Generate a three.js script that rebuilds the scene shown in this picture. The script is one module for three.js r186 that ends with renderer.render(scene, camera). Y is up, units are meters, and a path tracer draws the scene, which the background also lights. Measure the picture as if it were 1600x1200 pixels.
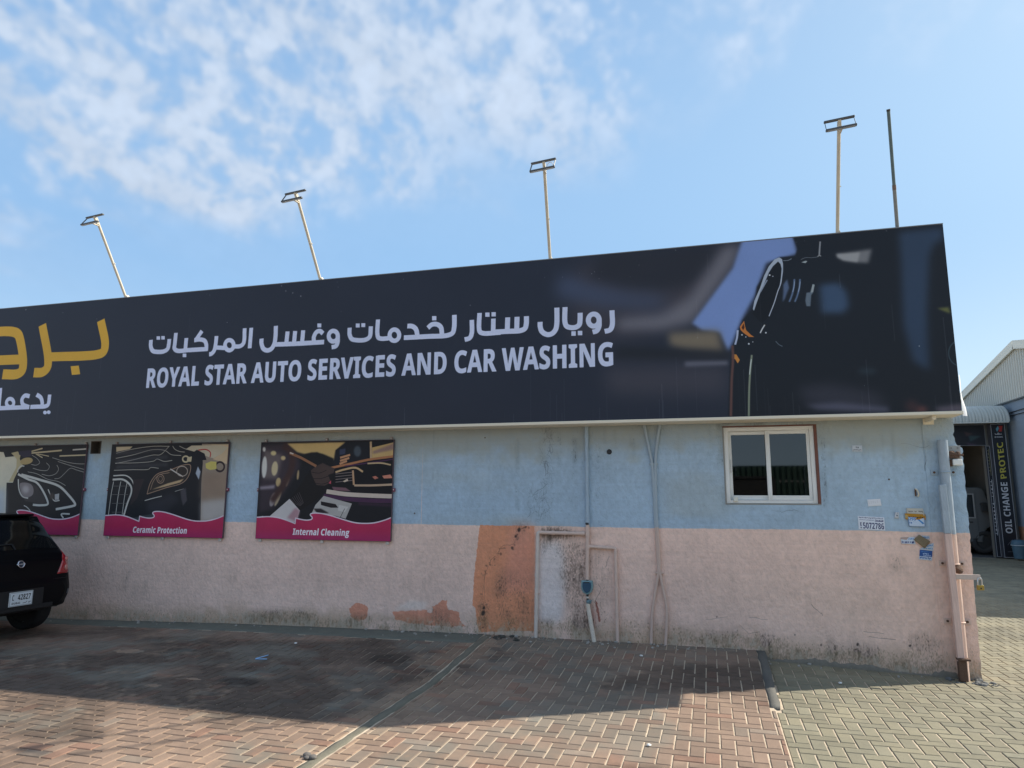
import * as THREE from 'three';
import { RoundedBoxGeometry } from 'three/addons/geometries/RoundedBoxGeometry.js';
import { mergeGeometries } from 'three/addons/utils/BufferGeometryUtils.js';

// ------------------------------------------------------------------ camera
const scene = new THREE.Scene();
const EYE = new THREE.Vector3(0, 1.72, 8.231), FOCAL = 1085;            // focal length in pixels of the 1600 x 1200 photograph
const camera = new THREE.PerspectiveCamera(2 * Math.atan(600 / FOCAL) * 180 / Math.PI, 4 / 3, 0.05, 400);
{
  const ray0 = (x, y) => new THREE.Vector3((x - 800) / FOCAL, -(y - 600) / FOCAL, -1);
  const up = ray0(826, -5983).normalize(), left = ray0(-3100, 762);     // vanishing points of the verticals and of the wall's courses
  left.addScaledVector(up, -left.dot(up)).normalize();
  const X = left.clone().negate(), Z = new THREE.Vector3().crossVectors(X, up);
  // rows are the world axes seen from the camera, so this matrix turns camera directions into world directions
  const m = new THREE.Matrix4().set(X.x, X.y, X.z, 0, up.x, up.y, up.z, 0, Z.x, Z.y, Z.z, 0, 0, 0, 0, 1);
  camera.quaternion.setFromRotationMatrix(m);
  camera.position.copy(EYE);
  camera.updateMatrixWorld(true);
}
const SUN = new THREE.Vector3(1.085, 1, -0.60).normalize();
const EXPOSURE = 1.6, SUN_POWER = 4.8;

// ------------------------------------------------------------------ noise and random numbers
function rng(seed) { let a = seed >>> 0; return () => { a = (a + 0x6D2B79F5) | 0; let t = Math.imul(a ^ (a >>> 15), 1 | a); t = (t + Math.imul(t ^ (t >>> 7), 61 | t)) ^ t; return ((t ^ (t >>> 14)) >>> 0) / 4294967296; }; }
function hash2(x, y) { let h = Math.imul(x, 374761393) + Math.imul(y, 668265263); h = Math.imul(h ^ (h >>> 13), 1274126177); return ((h ^ (h >>> 16)) >>> 0) / 4294967296; }
function vn(x, y) { const xi = Math.floor(x), yi = Math.floor(y), fx = x - xi, fy = y - yi, u = fx * fx * (3 - 2 * fx), v = fy * fy * (3 - 2 * fy); const a = hash2(xi, yi), b = hash2(xi + 1, yi), c = hash2(xi, yi + 1), d = hash2(xi + 1, yi + 1); return a + (b - a) * u + (c - a) * v + (a - b - c + d) * u * v; }
function fbm(x, y, o = 4) { let s = 0, a = 0.5, n = 0; for (let i = 0; i < o; i++) { s += a * vn(x, y); n += a; a *= 0.5; x = x * 2.03 + 17.7; y = y * 2.03 + 5.3; } return s / n; }
const clamp = (x, a = 0, b = 1) => Math.min(b, Math.max(a, x)), lerp = (a, b, t) => a + (b - a) * t, sstep = (a, b, x) => { const t = clamp((x - a) / (b - a)); return t * t * (3 - 2 * t); };

// ------------------------------------------------------------------ sky and sun
{
  const W = 2048, H = 1024, data = new Float32Array(W * H * 4), K = 1.07 / EXPOSURE;
  const zen = [0.085, 0.235, 0.54], mid = [0.235, 0.465, 0.79], hor = [0.57, 0.765, 0.93];
  for (let j = 0; j < H; j++) {
    const el = ((j + 0.5) / H - 0.5) * Math.PI, y = Math.sin(el), c = Math.cos(el);
    for (let i = 0; i < W; i++) {
      const az = ((i + 0.5) / W - 0.5) * 2 * Math.PI, x = c * Math.cos(az), z = c * Math.sin(az);
      const cs = x * SUN.x + y * SUN.y + z * SUN.z, ang = Math.acos(clamp(cs, -1, 1)) * 180 / Math.PI;
      const t = clamp(y), k = sstep(0, 0.34, t), k2 = sstep(0.3, 1, t);
      const glow = 0.9 * Math.exp(-ang / 18) + 0.72 * Math.exp(-ang / 38);
      let r, g, b;
      r = lerp(lerp(hor[0], mid[0], k), zen[0], k2); g = lerp(lerp(hor[1], mid[1], k), zen[1], k2); b = lerp(lerp(hor[2], mid[2], k), zen[2], k2);
      r += glow * 0.62; g += glow * 0.60; b += glow * 0.42;
      if (y > 0.03) {
        const px = x / y, pz = z / y;
        // a sheet of small clouds in rows, breaking up towards the south-east; cover out of view added as fill for the wall
        const wx = (fbm(px * 1.7 + 3, pz * 1.7 + 8, 3) - 0.5), wz = (fbm(px * 1.7 + 31, pz * 1.7 - 8, 3) - 0.5);
        const rows = fbm((px + wx * 0.35) * 4.4 + 4, pz * 0.7 + 2.7, 3);
        const sx = x / (1 + y), sz = z / (1 + y), puff = fbm(sx * 54 + wx * 2.5, sz * 54 + wz * 2.5 + 40, 4), fine = fbm(sx * 130 + 9, sz * 130, 2);
        const rim = pz + 1.90 - 0.66 * Math.max(0, px + 0.55), edge = sstep(-0.38, 0.34, rim + (fbm(px * 3.2 + 50, pz * 1.1, 3) - 0.5) * 1.25);
        const veil = 0.28 * sstep(-3.4, -1.6, pz) * sstep(0.1, -1.6, px);
        let dens = sstep(0.33, 0.68, rows * 0.58 + puff * 0.52 + (fine - 0.5) * 0.22 - 0.06) * edge;
        dens = clamp(dens * 0.92 + veil * (0.2 + rows) * 0.9) * sstep(0.03, 0.25, y);
        const bright = 0.66 + 0.20 * puff + 0.10 * (fine - 0.5) + glow * 0.42;
        r = lerp(r, 0.66 * bright, dens); g = lerp(g, 0.79 * bright, dens); b = lerp(b, 0.98 * bright, dens);
      }
      if (y < 0) { const q = sstep(0, -0.12, y); r = lerp(r, 0.34, q); g = lerp(g, 0.30, q); b = lerp(b, 0.25, q); }
      const o = (j * W + i) * 4; data[o] = r * K; data[o + 1] = g * K; data[o + 2] = b * K; data[o + 3] = 1;
    }
  }
  const sky = new THREE.DataTexture(data, W, H, THREE.RGBAFormat, THREE.FloatType);
  sky.mapping = THREE.EquirectangularReflectionMapping; sky.magFilter = sky.minFilter = THREE.LinearFilter; sky.needsUpdate = true;
  scene.background = sky; scene.environment = sky;
  const sun = new THREE.DirectionalLight(new THREE.Color(1, 0.925, 0.80), SUN_POWER);
  sun.name = 'sun'; sun.position.copy(SUN).multiplyScalar(40); sun.target.position.set(0, 0, 0); sun.castShadow = true; sun.shadow.mapSize.set(4096, 4096); sun.shadow.radius = 1;
  Object.assign(sun.shadow.camera, { left: -26, right: 26, top: 22, bottom: -22, near: 1, far: 110 });
  scene.add(sun, sun.target);
}

// ------------------------------------------------------------------ helpers
// a pixel of the photograph -> the point where its ray meets a plane of the place
function pix(px, py, axis, value) {
  const d = new THREE.Vector3((px - 800) / FOCAL, -(py - 600) / FOCAL, -1).applyQuaternion(camera.quaternion);
  const t = (value - EYE.getComponent(axis)) / d.getComponent(axis);
  return EYE.clone().addScaledVector(d, t);
}
const onWall = (px, py, z = 0) => pix(px, py, 2, z), onGround = (px, py, y = 0) => pix(px, py, 1, y);
const taken = {};
function numbered(n) { const k = taken[n] = (taken[n] ?? -1) + 1; return k ? n + '_' + String(k).padStart(3, '0') : n; }
function mesh(name, geo, mat, parent = scene) {
  const m = new THREE.Mesh(Array.isArray(geo) ? merge(geo) : geo, mat); m.name = parent === scene ? numbered(name) : name;
  m.castShadow = m.receiveShadow = true; parent.add(m); return m;
}
function thing(name, label, category, pos = [0, 0, 0], turn = 0, group) {
  const g = new THREE.Group(); g.name = numbered(name); g.position.set(...pos); g.rotation.y = turn; g.userData = { label, category }; if (group) g.userData.group = group; scene.add(g); return g;
}
function tag(o, label, category, group) { Object.assign(o.userData, { label, category }); if (group) o.userData.group = group; return o; }
function structure(o) { o.userData.kind = 'structure'; return o; }
function merge(list) {
  const a = list.map((g) => { const q = g.index ? g.toNonIndexed() : g; for (const k of Object.keys(q.attributes)) if (!['position', 'normal', 'uv', 'color'].includes(k)) q.deleteAttribute(k); return q; });
  const col = a.some((g) => g.attributes.color); if (!col) for (const g of a) g.deleteAttribute('color');
  return mergeGeometries(a);
}
const box = (w, h, d, x = 0, y = 0, z = 0) => new THREE.BoxGeometry(w, h, d).translate(x, y, z);
const rbox = (w, h, d, x = 0, y = 0, z = 0, r = 0.006) => new RoundedBoxGeometry(w, h, d, 2, Math.min(r, w / 2.1, h / 2.1, d / 2.1)).translate(x, y, z);
const box2 = (x0, x1, y0, y1, z0, z1, r) => (r ? rbox : box)(x1 - x0, y1 - y0, z1 - z0, (x0 + x1) / 2, (y0 + y1) / 2, (z0 + z1) / 2, r);
const cyl = (r0, r1, h, x = 0, y = 0, z = 0, n = 20) => new THREE.CylinderGeometry(r0, r1, h, n).translate(x, y, z);
function rod(a, b, r, n = 14, r2 = r) {
  const A = new THREE.Vector3(...a), B = new THREE.Vector3(...b), d = B.clone().sub(A), g = new THREE.CylinderGeometry(r2, r, d.length(), n);
  g.applyQuaternion(new THREE.Quaternion().setFromUnitVectors(new THREE.Vector3(0, 1, 0), d.clone().normalize())); const c = A.add(B).multiplyScalar(0.5); return g.translate(c.x, c.y, c.z);
}
function tube(pts, r, seg = 40, n = 10, tension = 0.5) { return new THREE.TubeGeometry(new THREE.CatmullRomCurve3(pts.map((p) => p.isVector3 ? p : new THREE.Vector3(...p)), false, 'catmullrom', tension), seg, r, n); }
function beam(a, b, w, d) {   // a square bar from a to b
  const A = new THREE.Vector3(...a), B = new THREE.Vector3(...b), v = B.clone().sub(A), g = new RoundedBoxGeometry(w, v.length(), d, 2, Math.min(w, d) * 0.12);
  g.applyQuaternion(new THREE.Quaternion().setFromUnitVectors(new THREE.Vector3(0, 1, 0), v.clone().normalize())); const c = A.add(B).multiplyScalar(0.5); return g.translate(c.x, c.y, c.z);
}
function lump(r, seed, sy = 0.6, x = 0, y = 0, z = 0) {
  const g = new THREE.IcosahedronGeometry(r, 2), p = g.attributes.position, v = new THREE.Vector3();
  for (let i = 0; i < p.count; i++) { v.fromBufferAttribute(p, i); const n = v.clone().normalize(), k = 0.65 + 0.7 * fbm(n.x * 1.7 + seed * 3.1 + n.z, n.y * 1.7 + n.z * 1.3 + seed, 3); p.setXYZ(i, v.x * k, v.y * k * sy, v.z * k); }
  g.computeVertexNormals(); return g.translate(x, y, z);
}
const lin = (r, g, b) => new THREE.Color().setRGB(r, g, b);
function mat(r, g, b, rough = 0.8, more = {}) { return new THREE.MeshPhysicalMaterial({ color: lin(r, g, b), roughness: rough, ...more }); }
function canvas(w, h) { const c = document.createElement('canvas'); c.width = w; c.height = h; return c; }
function canvasTex(c, srgb = true) { const t = new THREE.CanvasTexture(c); if (srgb) t.colorSpace = THREE.SRGBColorSpace; t.magFilter = THREE.LinearFilter; t.anisotropy = 8; return t; }
function grainTex(size, fn, srgb = false) {   // tiling grey texture
  const d = new Uint8Array(size * size * 4); for (let j = 0; j < size; j++) for (let i = 0; i < size; i++) { const v = clamp(fn(i / size, j / size, i, j)) * 255, o = (j * size + i) * 4; d[o] = d[o + 1] = d[o + 2] = v; d[o + 3] = 255; }
  const t = new THREE.DataTexture(d, size, size); t.wrapS = t.wrapT = THREE.RepeatWrapping; t.magFilter = THREE.LinearFilter; t.minFilter = THREE.LinearMipmapLinearFilter; t.generateMipmaps = true; if (srgb) t.colorSpace = THREE.SRGBColorSpace; t.needsUpdate = true; return t;
}
const wrapN = (f, u, v, s) => { const a = f(u * s, v * s), b = f((u - 1) * s, v * s), c = f(u * s, (v - 1) * s), d = f((u - 1) * s, (v - 1) * s); return lerp(lerp(a, b, u), lerp(c, d, u), v); };
const GRAIN = grainTex(512, (u, v, i, j) => 0.5 + 0.5 * (wrapN((a, b) => fbm(a, b, 3), u, v, 60) - 0.5) + 0.35 * (hash2(i, j) - 0.5) + 0.5 * (wrapN((a, b) => fbm(a, b, 3), u, v, 9) - 0.5));
const SMUDGE = grainTex(512, (u, v) => 0.87 + 0.5 * (wrapN((a, b) => fbm(a, b, 5), u, v, 7) - 0.5) + 0.18 * (wrapN((a, b) => fbm(a, b, 2), u, v, 70) - 0.5));
const rep = (t, s) => { const c = t.clone(); c.repeat.set(1 / s, 1 / s); c.needsUpdate = true; return c; };

// drawing on a canvas in the coordinates of an enlarged piece of the photograph (origin ox, oy, scale s) that shows the plane z
function artist(ctx, plane, x0, y1, ppm) {
  const A = { ox: 0, oy: 0, s: 1, sx: 1 };
  const map = (x, y) => { const p = onWall(A.ox + x / A.s, A.oy + y / A.s, plane); return [(p.x - x0) * ppm * A.sx, (y1 - p.y) * ppm]; };
  const width = (x, y, w) => { const a = map(x, y), b = map(x + w, y), c = map(x, y + w); return (Math.hypot(b[0] - a[0], b[1] - a[1]) + Math.hypot(c[0] - a[0], c[1] - a[1])) / 2; };
  A.zoom = (ox, oy, s) => { A.ox = ox; A.oy = oy; A.s = s; return A; };
  A.map = map; A.width = width;
  const trace = (pts, curve, close) => {
    let P = pts.map((p) => map(p[0], p[1]));
    if (curve && P.length > 2) { const c = new THREE.CatmullRomCurve3(P.map((p) => new THREE.Vector3(p[0], p[1], 0)), !!close, 'centripetal'); P = c.getPoints(P.length * 10).map((v) => [v.x, v.y]); }
    ctx.beginPath(); P.forEach((p, i) => (i ? ctx.lineTo(p[0], p[1]) : ctx.moveTo(p[0], p[1]))); if (close) ctx.closePath();
  };
  A.poly = (pts, color, { curve = false, blur = 0 } = {}) => { ctx.filter = blur ? `blur(${Math.max(0.5, width(pts[0][0], pts[0][1], blur))}px)` : 'none'; ctx.fillStyle = color; trace(pts, curve, true); ctx.fill(); ctx.filter = 'none'; };
  A.rough = (pts, color, rnd, amp = 1.2) => { const q = []; pts.forEach((p, i) => { const n = pts[(i + 1) % pts.length], d = Math.hypot(n[0] - p[0], n[1] - p[1]), k = Math.max(1, Math.round(d / 2.2)); for (let m = 0; m < k; m++) q.push([lerp(p[0], n[0], m / k) + (rnd() - 0.5) * amp, lerp(p[1], n[1], m / k) + (rnd() - 0.5) * amp]); }); A.poly(q, color); };
  A.line = (pts, w, color, { curve = true, blur = 0, cap = 'butt' } = {}) => { ctx.filter = blur ? `blur(${Math.max(0.5, width(pts[0][0], pts[0][1], blur))}px)` : 'none'; ctx.strokeStyle = color; ctx.lineWidth = width(pts[0][0], pts[0][1], w); ctx.lineCap = cap; ctx.lineJoin = 'round'; trace(pts, curve, false); ctx.stroke(); ctx.filter = 'none'; };
  A.ring = (cx, cy, rx, ry, w, color) => { const pts = []; for (let i = 0; i < 28; i++) { const a = i / 28 * 6.2832; pts.push([cx + rx * Math.cos(a), cy + ry * Math.sin(a)]); } ctx.strokeStyle = color; ctx.lineWidth = width(cx, cy, w); trace(pts, false, true); ctx.stroke(); };
  A.blob = (cx, cy, rx, ry, color, blur = 0, rot = 0) => { const pts = []; for (let i = 0; i < 28; i++) { const a = i / 28 * 6.2832, X = rx * Math.cos(a), Y = ry * Math.sin(a); pts.push([cx + X * Math.cos(rot) - Y * Math.sin(rot), cy + X * Math.sin(rot) + Y * Math.cos(rot)]); } A.poly(pts, color, { blur }); };
  A.square = (cx, cy, w, color) => A.poly([[cx - w / 2, cy - w / 2], [cx + w / 2, cy - w / 2], [cx + w / 2, cy + w / 2], [cx - w / 2, cy + w / 2]], color);
  return A;
}
// text stretched to a box (left, baseline, width, cap height)
function fitText(ctx, text, x, y, w, cap, font, color, skew = 0) {
  ctx.save(); ctx.font = `${font.includes('italic') ? 'italic ' : ''}bold 100px sans-serif`; ctx.textBaseline = 'alphabetic'; ctx.textAlign = 'left'; const m = ctx.measureText(text).width;
  ctx.translate(x, y); ctx.transform(1, 0, -skew, 1, 0, 0); ctx.scale(w / m, cap / 71.4); ctx.fillStyle = color; ctx.fillText(text, 0, 0); if (font === 'heavy') { ctx.strokeStyle = color; ctx.lineWidth = 2.6; ctx.strokeText(text, 0, 0); } ctx.restore();
}

// ------------------------------------------------------------------ ground
const KERB = 0.455;   // the red paving ends here, the grey paving begins
function rise(x) { return x < -8.9 ? 0 : x < -5.8 ? lerp(0, 0.083, (x + 8.9) / 3.1) : x < -2.6 ? lerp(0.083, 0.13, (x + 5.8) / 3.2) : 0.13; }
function H(x, z) {
  const out = clamp(1 - Math.max(z, 0) / 1.75);
  if (x < KERB) return rise(x) * out;
  return lerp(-0.012, clamp(0.03 - 0.033 * (x - 0.5), -0.035, 0.03), z < 0 ? 1 : out);
}
const sandMap = (() => {
  const t = grainTex(512, (u, v, i, j) => 0.80 + 0.25 * (wrapN((a, b) => fbm(a, b, 4), u, v, 8) - 0.5) + 0.22 * (hash2(i, j) - 0.5), true); t.repeat.set(1 / 1.7, 1 / 1.7); return t;
})();
{
  const line = (a, b, lo, hi, step) => { const s = []; for (let v = a; v < lo; v += Math.max(1, (lo - v) * 0.25)) s.push(v); for (let v = lo; v <= hi; v += step) s.push(v); for (let v = hi + 1; v < b; v += Math.max(1, (v - hi) * 0.25)) s.push(v); s.push(b); return s; };
  const xs = line(-120, 120, -15, 15, 0.25).concat([KERB - 0.01, KERB + 0.01]).sort((a, b) => a - b), zs = line(-120, 120, -2, 10, 0.25);
  const p = [], uv = [], ix = [];
  for (const z of zs) for (const x of xs) { p.push(x, H(x, z) - 0.0065, z); uv.push(x, -z); }
  const n = xs.length; for (let j = 0; j < zs.length - 1; j++) for (let i = 0; i < n - 1; i++) { const a = j * n + i; ix.push(a, a + n, a + 1, a + 1, a + n, a + n + 1); }
  const g = new THREE.BufferGeometry(); g.setAttribute('position', new THREE.Float32BufferAttribute(p, 3)); g.setAttribute('uv', new THREE.Float32BufferAttribute(uv, 2)); g.setIndex(ix); g.computeVertexNormals();
  structure(mesh('ground', g, mat(0.85, 0.69, 0.51, 0.95, { map: sandMap, bumpMap: rep(GRAIN, 0.3), bumpScale: 0.002 })));
}
// stains, tyre dirt and dust of the paving, plus shade painted into the red map; white is clean
function dirtMap(x0, x1, z0, z1, w, h, fn) {
  const d = new Uint8Array(w * h * 4);
  for (let j = 0; j < h; j++) for (let i = 0; i < w; i++) { const x = lerp(x0, x1, (i + 0.5) / w), z = lerp(z1, z0, (j + 0.5) / h), c = fn(x, z, i, j), o = (j * w + i) * 4; for (let k = 0; k < 3; k++) d[o + k] = clamp(c[k]) * 255; d[o + 3] = 255; }
  const t = new THREE.DataTexture(d, w, h); t.magFilter = THREE.LinearFilter; t.minFilter = THREE.LinearMipmapLinearFilter; t.generateMipmaps = true; t.wrapS = t.wrapT = THREE.ClampToEdgeWrapping;
  t.repeat.set(1 / (x1 - x0), 1 / (z1 - z0)); t.offset.set(-x0 / (x1 - x0), z1 / (z1 - z0)); t.needsUpdate = true; return t;   // uv = (x, -z) in metres
}
const spills = [[onGround(203, 1019), 0.16, 0.05, [1.0, 1.0, 0.93]], [onGround(240, 1071), 0.07, 0.03, [0.95, 0.92, 0.9]], [onGround(302, 1061), 0.09, 0.02, [0.9, 0.88, 0.85]], [onGround(558, 1078), 0.06, 0.04, [0.9, 0.88, 0.86]]];
const redDirtShade = dirtMap(-14, 0.6, -0.2, 9, 2048, 1300, (x, z, i, j) => {
  const n = fbm(x * 0.9, z * 0.9, 5), n2 = fbm(x * 4 + 9, z * 4, 4), n3 = fbm(x * 19, z * 19 + 3, 3), gr = hash2(i, j);
  let v = 0.80 + 0.22 * (n - 0.5) + 0.20 * (n2 - 0.5) + 0.14 * (n3 - 0.5) + 0.10 * (gr - 0.5);
  let c = [v, v, v];
  const oil = sstep(0.42, 0.62, fbm(x * 0.55 + 12, z * 0.8 + 4, 4) + 0.24 * Math.exp(-(((x + 4.2) / 3.6) ** 4) - ((z - 1.75) / 1.35) ** 4) - 0.055);  // oil stains, with shade painted in as extra darkening over the parking stall
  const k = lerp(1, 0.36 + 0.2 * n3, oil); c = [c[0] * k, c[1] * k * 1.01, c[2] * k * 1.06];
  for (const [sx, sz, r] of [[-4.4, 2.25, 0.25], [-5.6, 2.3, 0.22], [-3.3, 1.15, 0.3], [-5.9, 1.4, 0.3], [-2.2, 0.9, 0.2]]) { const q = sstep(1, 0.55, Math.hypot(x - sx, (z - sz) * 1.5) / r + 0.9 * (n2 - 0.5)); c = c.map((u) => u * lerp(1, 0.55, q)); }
  // grey-green cement dust trodden out from the foot of the wall, and pale sand along the drain strip
  const dust = sstep(0.5, 0.75, fbm(x * 1.6 + 40, z * 1.6, 4) + 0.45 * Math.exp(-((z / 0.42) ** 2)) * (x < -0.9 ? 1 : 0.25)) * 0.75;
  c = [lerp(c[0], 0.62, dust), lerp(c[1], 0.80, dust), lerp(c[2], 0.92, dust)];
  const sand = sstep(0.55, 0.8, n2 * 0.7 + n3 * 0.3 + 0.38 * Math.exp(-(((x + 2.6) / 0.25) ** 2))) * 0.6; c = [lerp(c[0], 1, sand), lerp(c[1], 1, sand), lerp(c[2], 0.98, sand)];
  for (const [p, rx, rz, col] of spills) { const q = sstep(1.05, 0.8, Math.hypot((x - p.x) / rx, (z - p.z) / rz * 0.6) + 1.3 * (n3 - 0.5)); if (q > 0) c = c.map((u, m) => lerp(u, col[m] * 1.9, q)); }
  return c;
});
const greyDirt = dirtMap(0.3, 14.6, -18, 9, 1100, 2048, (x, z, i, j) => {
  const n = fbm(x * 1.1 + 5, z * 1.1, 5), n2 = fbm(x * 5, z * 5 + 8, 4), n3 = fbm(x * 21, z * 21, 3);
  const v = 0.84 + 0.26 * (n - 0.5) + 0.16 * (n2 - 0.5) + 0.14 * (n3 - 0.5) + 0.08 * (hash2(i, j) - 0.5), dark = lerp(1, 0.68, sstep(0.58, 0.72, fbm(x * 0.8 + 3, z * 0.8 + 9, 4)));
  const sand = 0.7 * sstep(0.45, 0.75, n * 0.5 + n2 * 0.3 + 0.3 * Math.exp(-(((z - 0.15) / 0.35) ** 2)) + 0.1);
  return [lerp(v * dark, 0.98, sand), lerp(v * dark, 0.94, sand), lerp(v * dark, 0.90, sand)];
});
const paverMat = (m) => new THREE.MeshPhysicalMaterial({ color: 0xffffff, vertexColors: true, map: m, roughness: 0.88, bumpMap: rep(GRAIN, 0.22), bumpScale: 0.0022 });
// one paver: bevelled top and sides, laid on the slope
const PC = 0.0045, PD = 0.014;
function paverArrays(x0, x1, z0, z1, rnd, out, tone, lift = 0) {
  const tx = (rnd() - 0.5) * 0.012, tz = (rnd() - 0.5) * 0.012, cx = (x0 + x1) / 2, cz = (z0 + z1) / 2, dy = (rnd() - 0.5) * 0.0018 + lift, sk = (rnd() - 0.5) * 0.004;
  const P = (x, z, y) => [x + sk * (z - cz) * 10 * 0.1, H(Math.min(x, cx < KERB ? KERB - 0.001 : 1e9), z) + y + dy + tx * (x - cx) + tz * (z - cz), z];
  const T = [P(x0 + PC, z0 + PC, 0), P(x1 - PC, z0 + PC, 0), P(x1 - PC, z1 - PC, 0), P(x0 + PC, z1 - PC, 0)], M = [P(x0, z0, -PC), P(x1, z0, -PC), P(x1, z1, -PC), P(x0, z1, -PC)], B = [P(x0, z0, -PD), P(x1, z0, -PD), P(x1, z1, -PD), P(x0, z1, -PD)];
  const tri = (a, b, c) => { const ux = b[0] - a[0], uy = b[1] - a[1], uz = b[2] - a[2], vx = c[0] - a[0], vy = c[1] - a[1], vz = c[2] - a[2]; let nx = uy * vz - uz * vy, ny = uz * vx - ux * vz, nz = ux * vy - uy * vx; const l = Math.hypot(nx, ny, nz) || 1; for (const p of [a, b, c]) { out.p.push(...p); out.n.push(nx / l, ny / l, nz / l); out.uv.push(p[0], -p[2]); out.c.push(...tone); } };
  const quad = (a, b, c, d) => { tri(a, d, c); tri(a, c, b); };
  quad(T[0], T[1], T[2], T[3]);
  for (let i = 0; i < 4; i++) { const k = (i + 1) % 4; quad(M[i], M[k], T[k], T[i]); quad(B[i], B[k], M[k], M[i]); }
}
function arraysGeo(o) { const g = new THREE.BufferGeometry(); g.setAttribute('position', new THREE.Float32BufferAttribute(o.p, 3)); g.setAttribute('normal', new THREE.Float32BufferAttribute(o.n, 3)); g.setAttribute('uv', new THREE.Float32BufferAttribute(o.uv, 2)); g.setAttribute('color', new THREE.Float32BufferAttribute(o.c, 3)); return g; }
const projM = new THREE.Matrix4().multiplyMatrices(camera.projectionMatrix, camera.matrixWorldInverse);
function seenSize(x, y, z) { const v = new THREE.Vector3(x, y, z), d = v.distanceTo(EYE), n = v.clone().applyMatrix4(projM); if (Math.abs(n.x) > 1.02 || Math.abs(n.y) > 1.02 || n.z > 1) return 0; return (EYE.y - y) / d ** 3; }
function pave(name, x0, x1, z0, z1, cut, toneFn, material, seed, limit = null, unit = 0.1045, gap = 0.0095) {
  const rnd = rng(seed), list = [], holder = new THREE.Group(); holder.name = name; structure(holder); scene.add(holder);
  const I0 = Math.floor(x0 / unit) - 2, I1 = Math.ceil(x1 / unit) + 1, J0 = Math.floor(z0 / unit) - 2, J1 = Math.ceil(z1 / unit) + 1;
  for (let j = J0; j <= J1; j++) for (let i = I0; i <= I1; i++) {
    const k = (((i - j) % 4) + 4) % 4; let a, b, c, d;
    if (k === 0) { a = i; b = i + 2; c = j; d = j + 1; } else if (k === 3) { a = i; b = i + 1; c = j; d = j + 2; } else continue;
    let X0 = a * unit + gap / 2, X1 = b * unit - gap / 2, Z0 = c * unit + gap / 2, Z1 = d * unit - gap / 2;
    const jx = (rnd() - 0.5) * 0.003, jz = (rnd() - 0.5) * 0.003; X0 += jx; X1 += jx; Z0 += jz; Z1 += jz;
    X0 = Math.max(X0, x0); X1 = Math.min(X1, x1); Z0 = Math.max(Z0, z0); Z1 = Math.min(Z1, z1);     // cut pieces at the edges
    if (limit) { const [l0, l1] = limit(Z0); X0 = Math.max(X0, l0); X1 = Math.min(X1, l1); }
    if (X1 - X0 < 0.022 || Z1 - Z0 < 0.022) continue;
    const tone = toneFn((X0 + X1) / 2, (Z0 + Z1) / 2, rnd);
    for (const [a0, a1, c0, c1] of cut(X0, X1, Z0, Z1)) { if (a1 - a0 < 0.018 || c1 - c0 < 0.018) continue; const cx = (a0 + a1) / 2, cz = (c0 + c1) / 2; list.push({ X0: a0, X1: a1, Z0: c0, Z1: c1, tone, size: seenSize(cx, H(cx, cz), cz) }); }
  }
  list.sort((p, q) => q.size - p.size);
  const rest = { p: [], n: [], uv: [], c: [] };
  list.forEach((q, n) => {
    if (n < 300 && q.size > 0) { const o = { p: [], n: [], uv: [], c: [] }; paverArrays(q.X0, q.X1, q.Z0, q.Z1, rnd, o, q.tone); const m = mesh('paver', arraysGeo(o), material, holder); m.name = n ? 'paver_' + String(n).padStart(3, '0') : 'paver'; } else paverArrays(q.X0, q.X1, q.Z0, q.Z1, rnd, rest, q.tone);
  });
  const r = mesh('farther_pavers', arraysGeo(rest), material, holder); r.userData.kind = 'stuff';
  return holder;
}
const DRAIN = [-2.655, -2.550];
pave('red_paving', -13.6, KERB - 0.004, 0.012, 7.4, (a, b, c, d) => [[a, Math.min(b, DRAIN[0] - 0.004), Math.max(c, 0.395), d], [Math.max(a, DRAIN[1] + 0.004), b, c, d]], (x, z, rnd) => {
  const r = rnd(), k = 0.86 + 0.26 * rnd(), base = r < 0.10 ? [0.295, 0.172, 0.114] : r < 0.18 ? [0.285, 0.215, 0.156] : [0.292, 0.198, 0.136]; return base.map((v) => v * k);
}, paverMat(redDirtShade), 11, (z) => [-99, z < 1.70 ? KERB - 0.045 : 9]);
pave('grey_paving', KERB + 0.008, 9.1, -16.9, 7.4, (a, b, c, d) => (d < -7.3 ? [[a, b, c, d]] : c > -0.001 ? [[a, b, c, d]] : b < 2.5 ? [[a, b, Math.max(c, 0.008), d]] : [[Math.max(a, 2.535), b, c, d]]), (x, z, rnd) => {
  const k = 0.86 + 0.26 * rnd(), r = rnd(); return (r < 0.2 ? [0.235, 0.215, 0.150] : [0.242, 0.218, 0.148]).map((v) => v * k);
}, paverMat(greyDirt), 23, (z) => [z < 1.70 && z > -0.2 ? KERB + 0.05 : -99, 99]);
const concrete = (r, g, b, more = {}) => mat(r, g, b, 0.93, { map: rep(SMUDGE, 0.9), bumpMap: rep(GRAIN, 0.25), bumpScale: 0.004, ...more });
SMUDGE.colorSpace = THREE.NoColorSpace;
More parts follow.
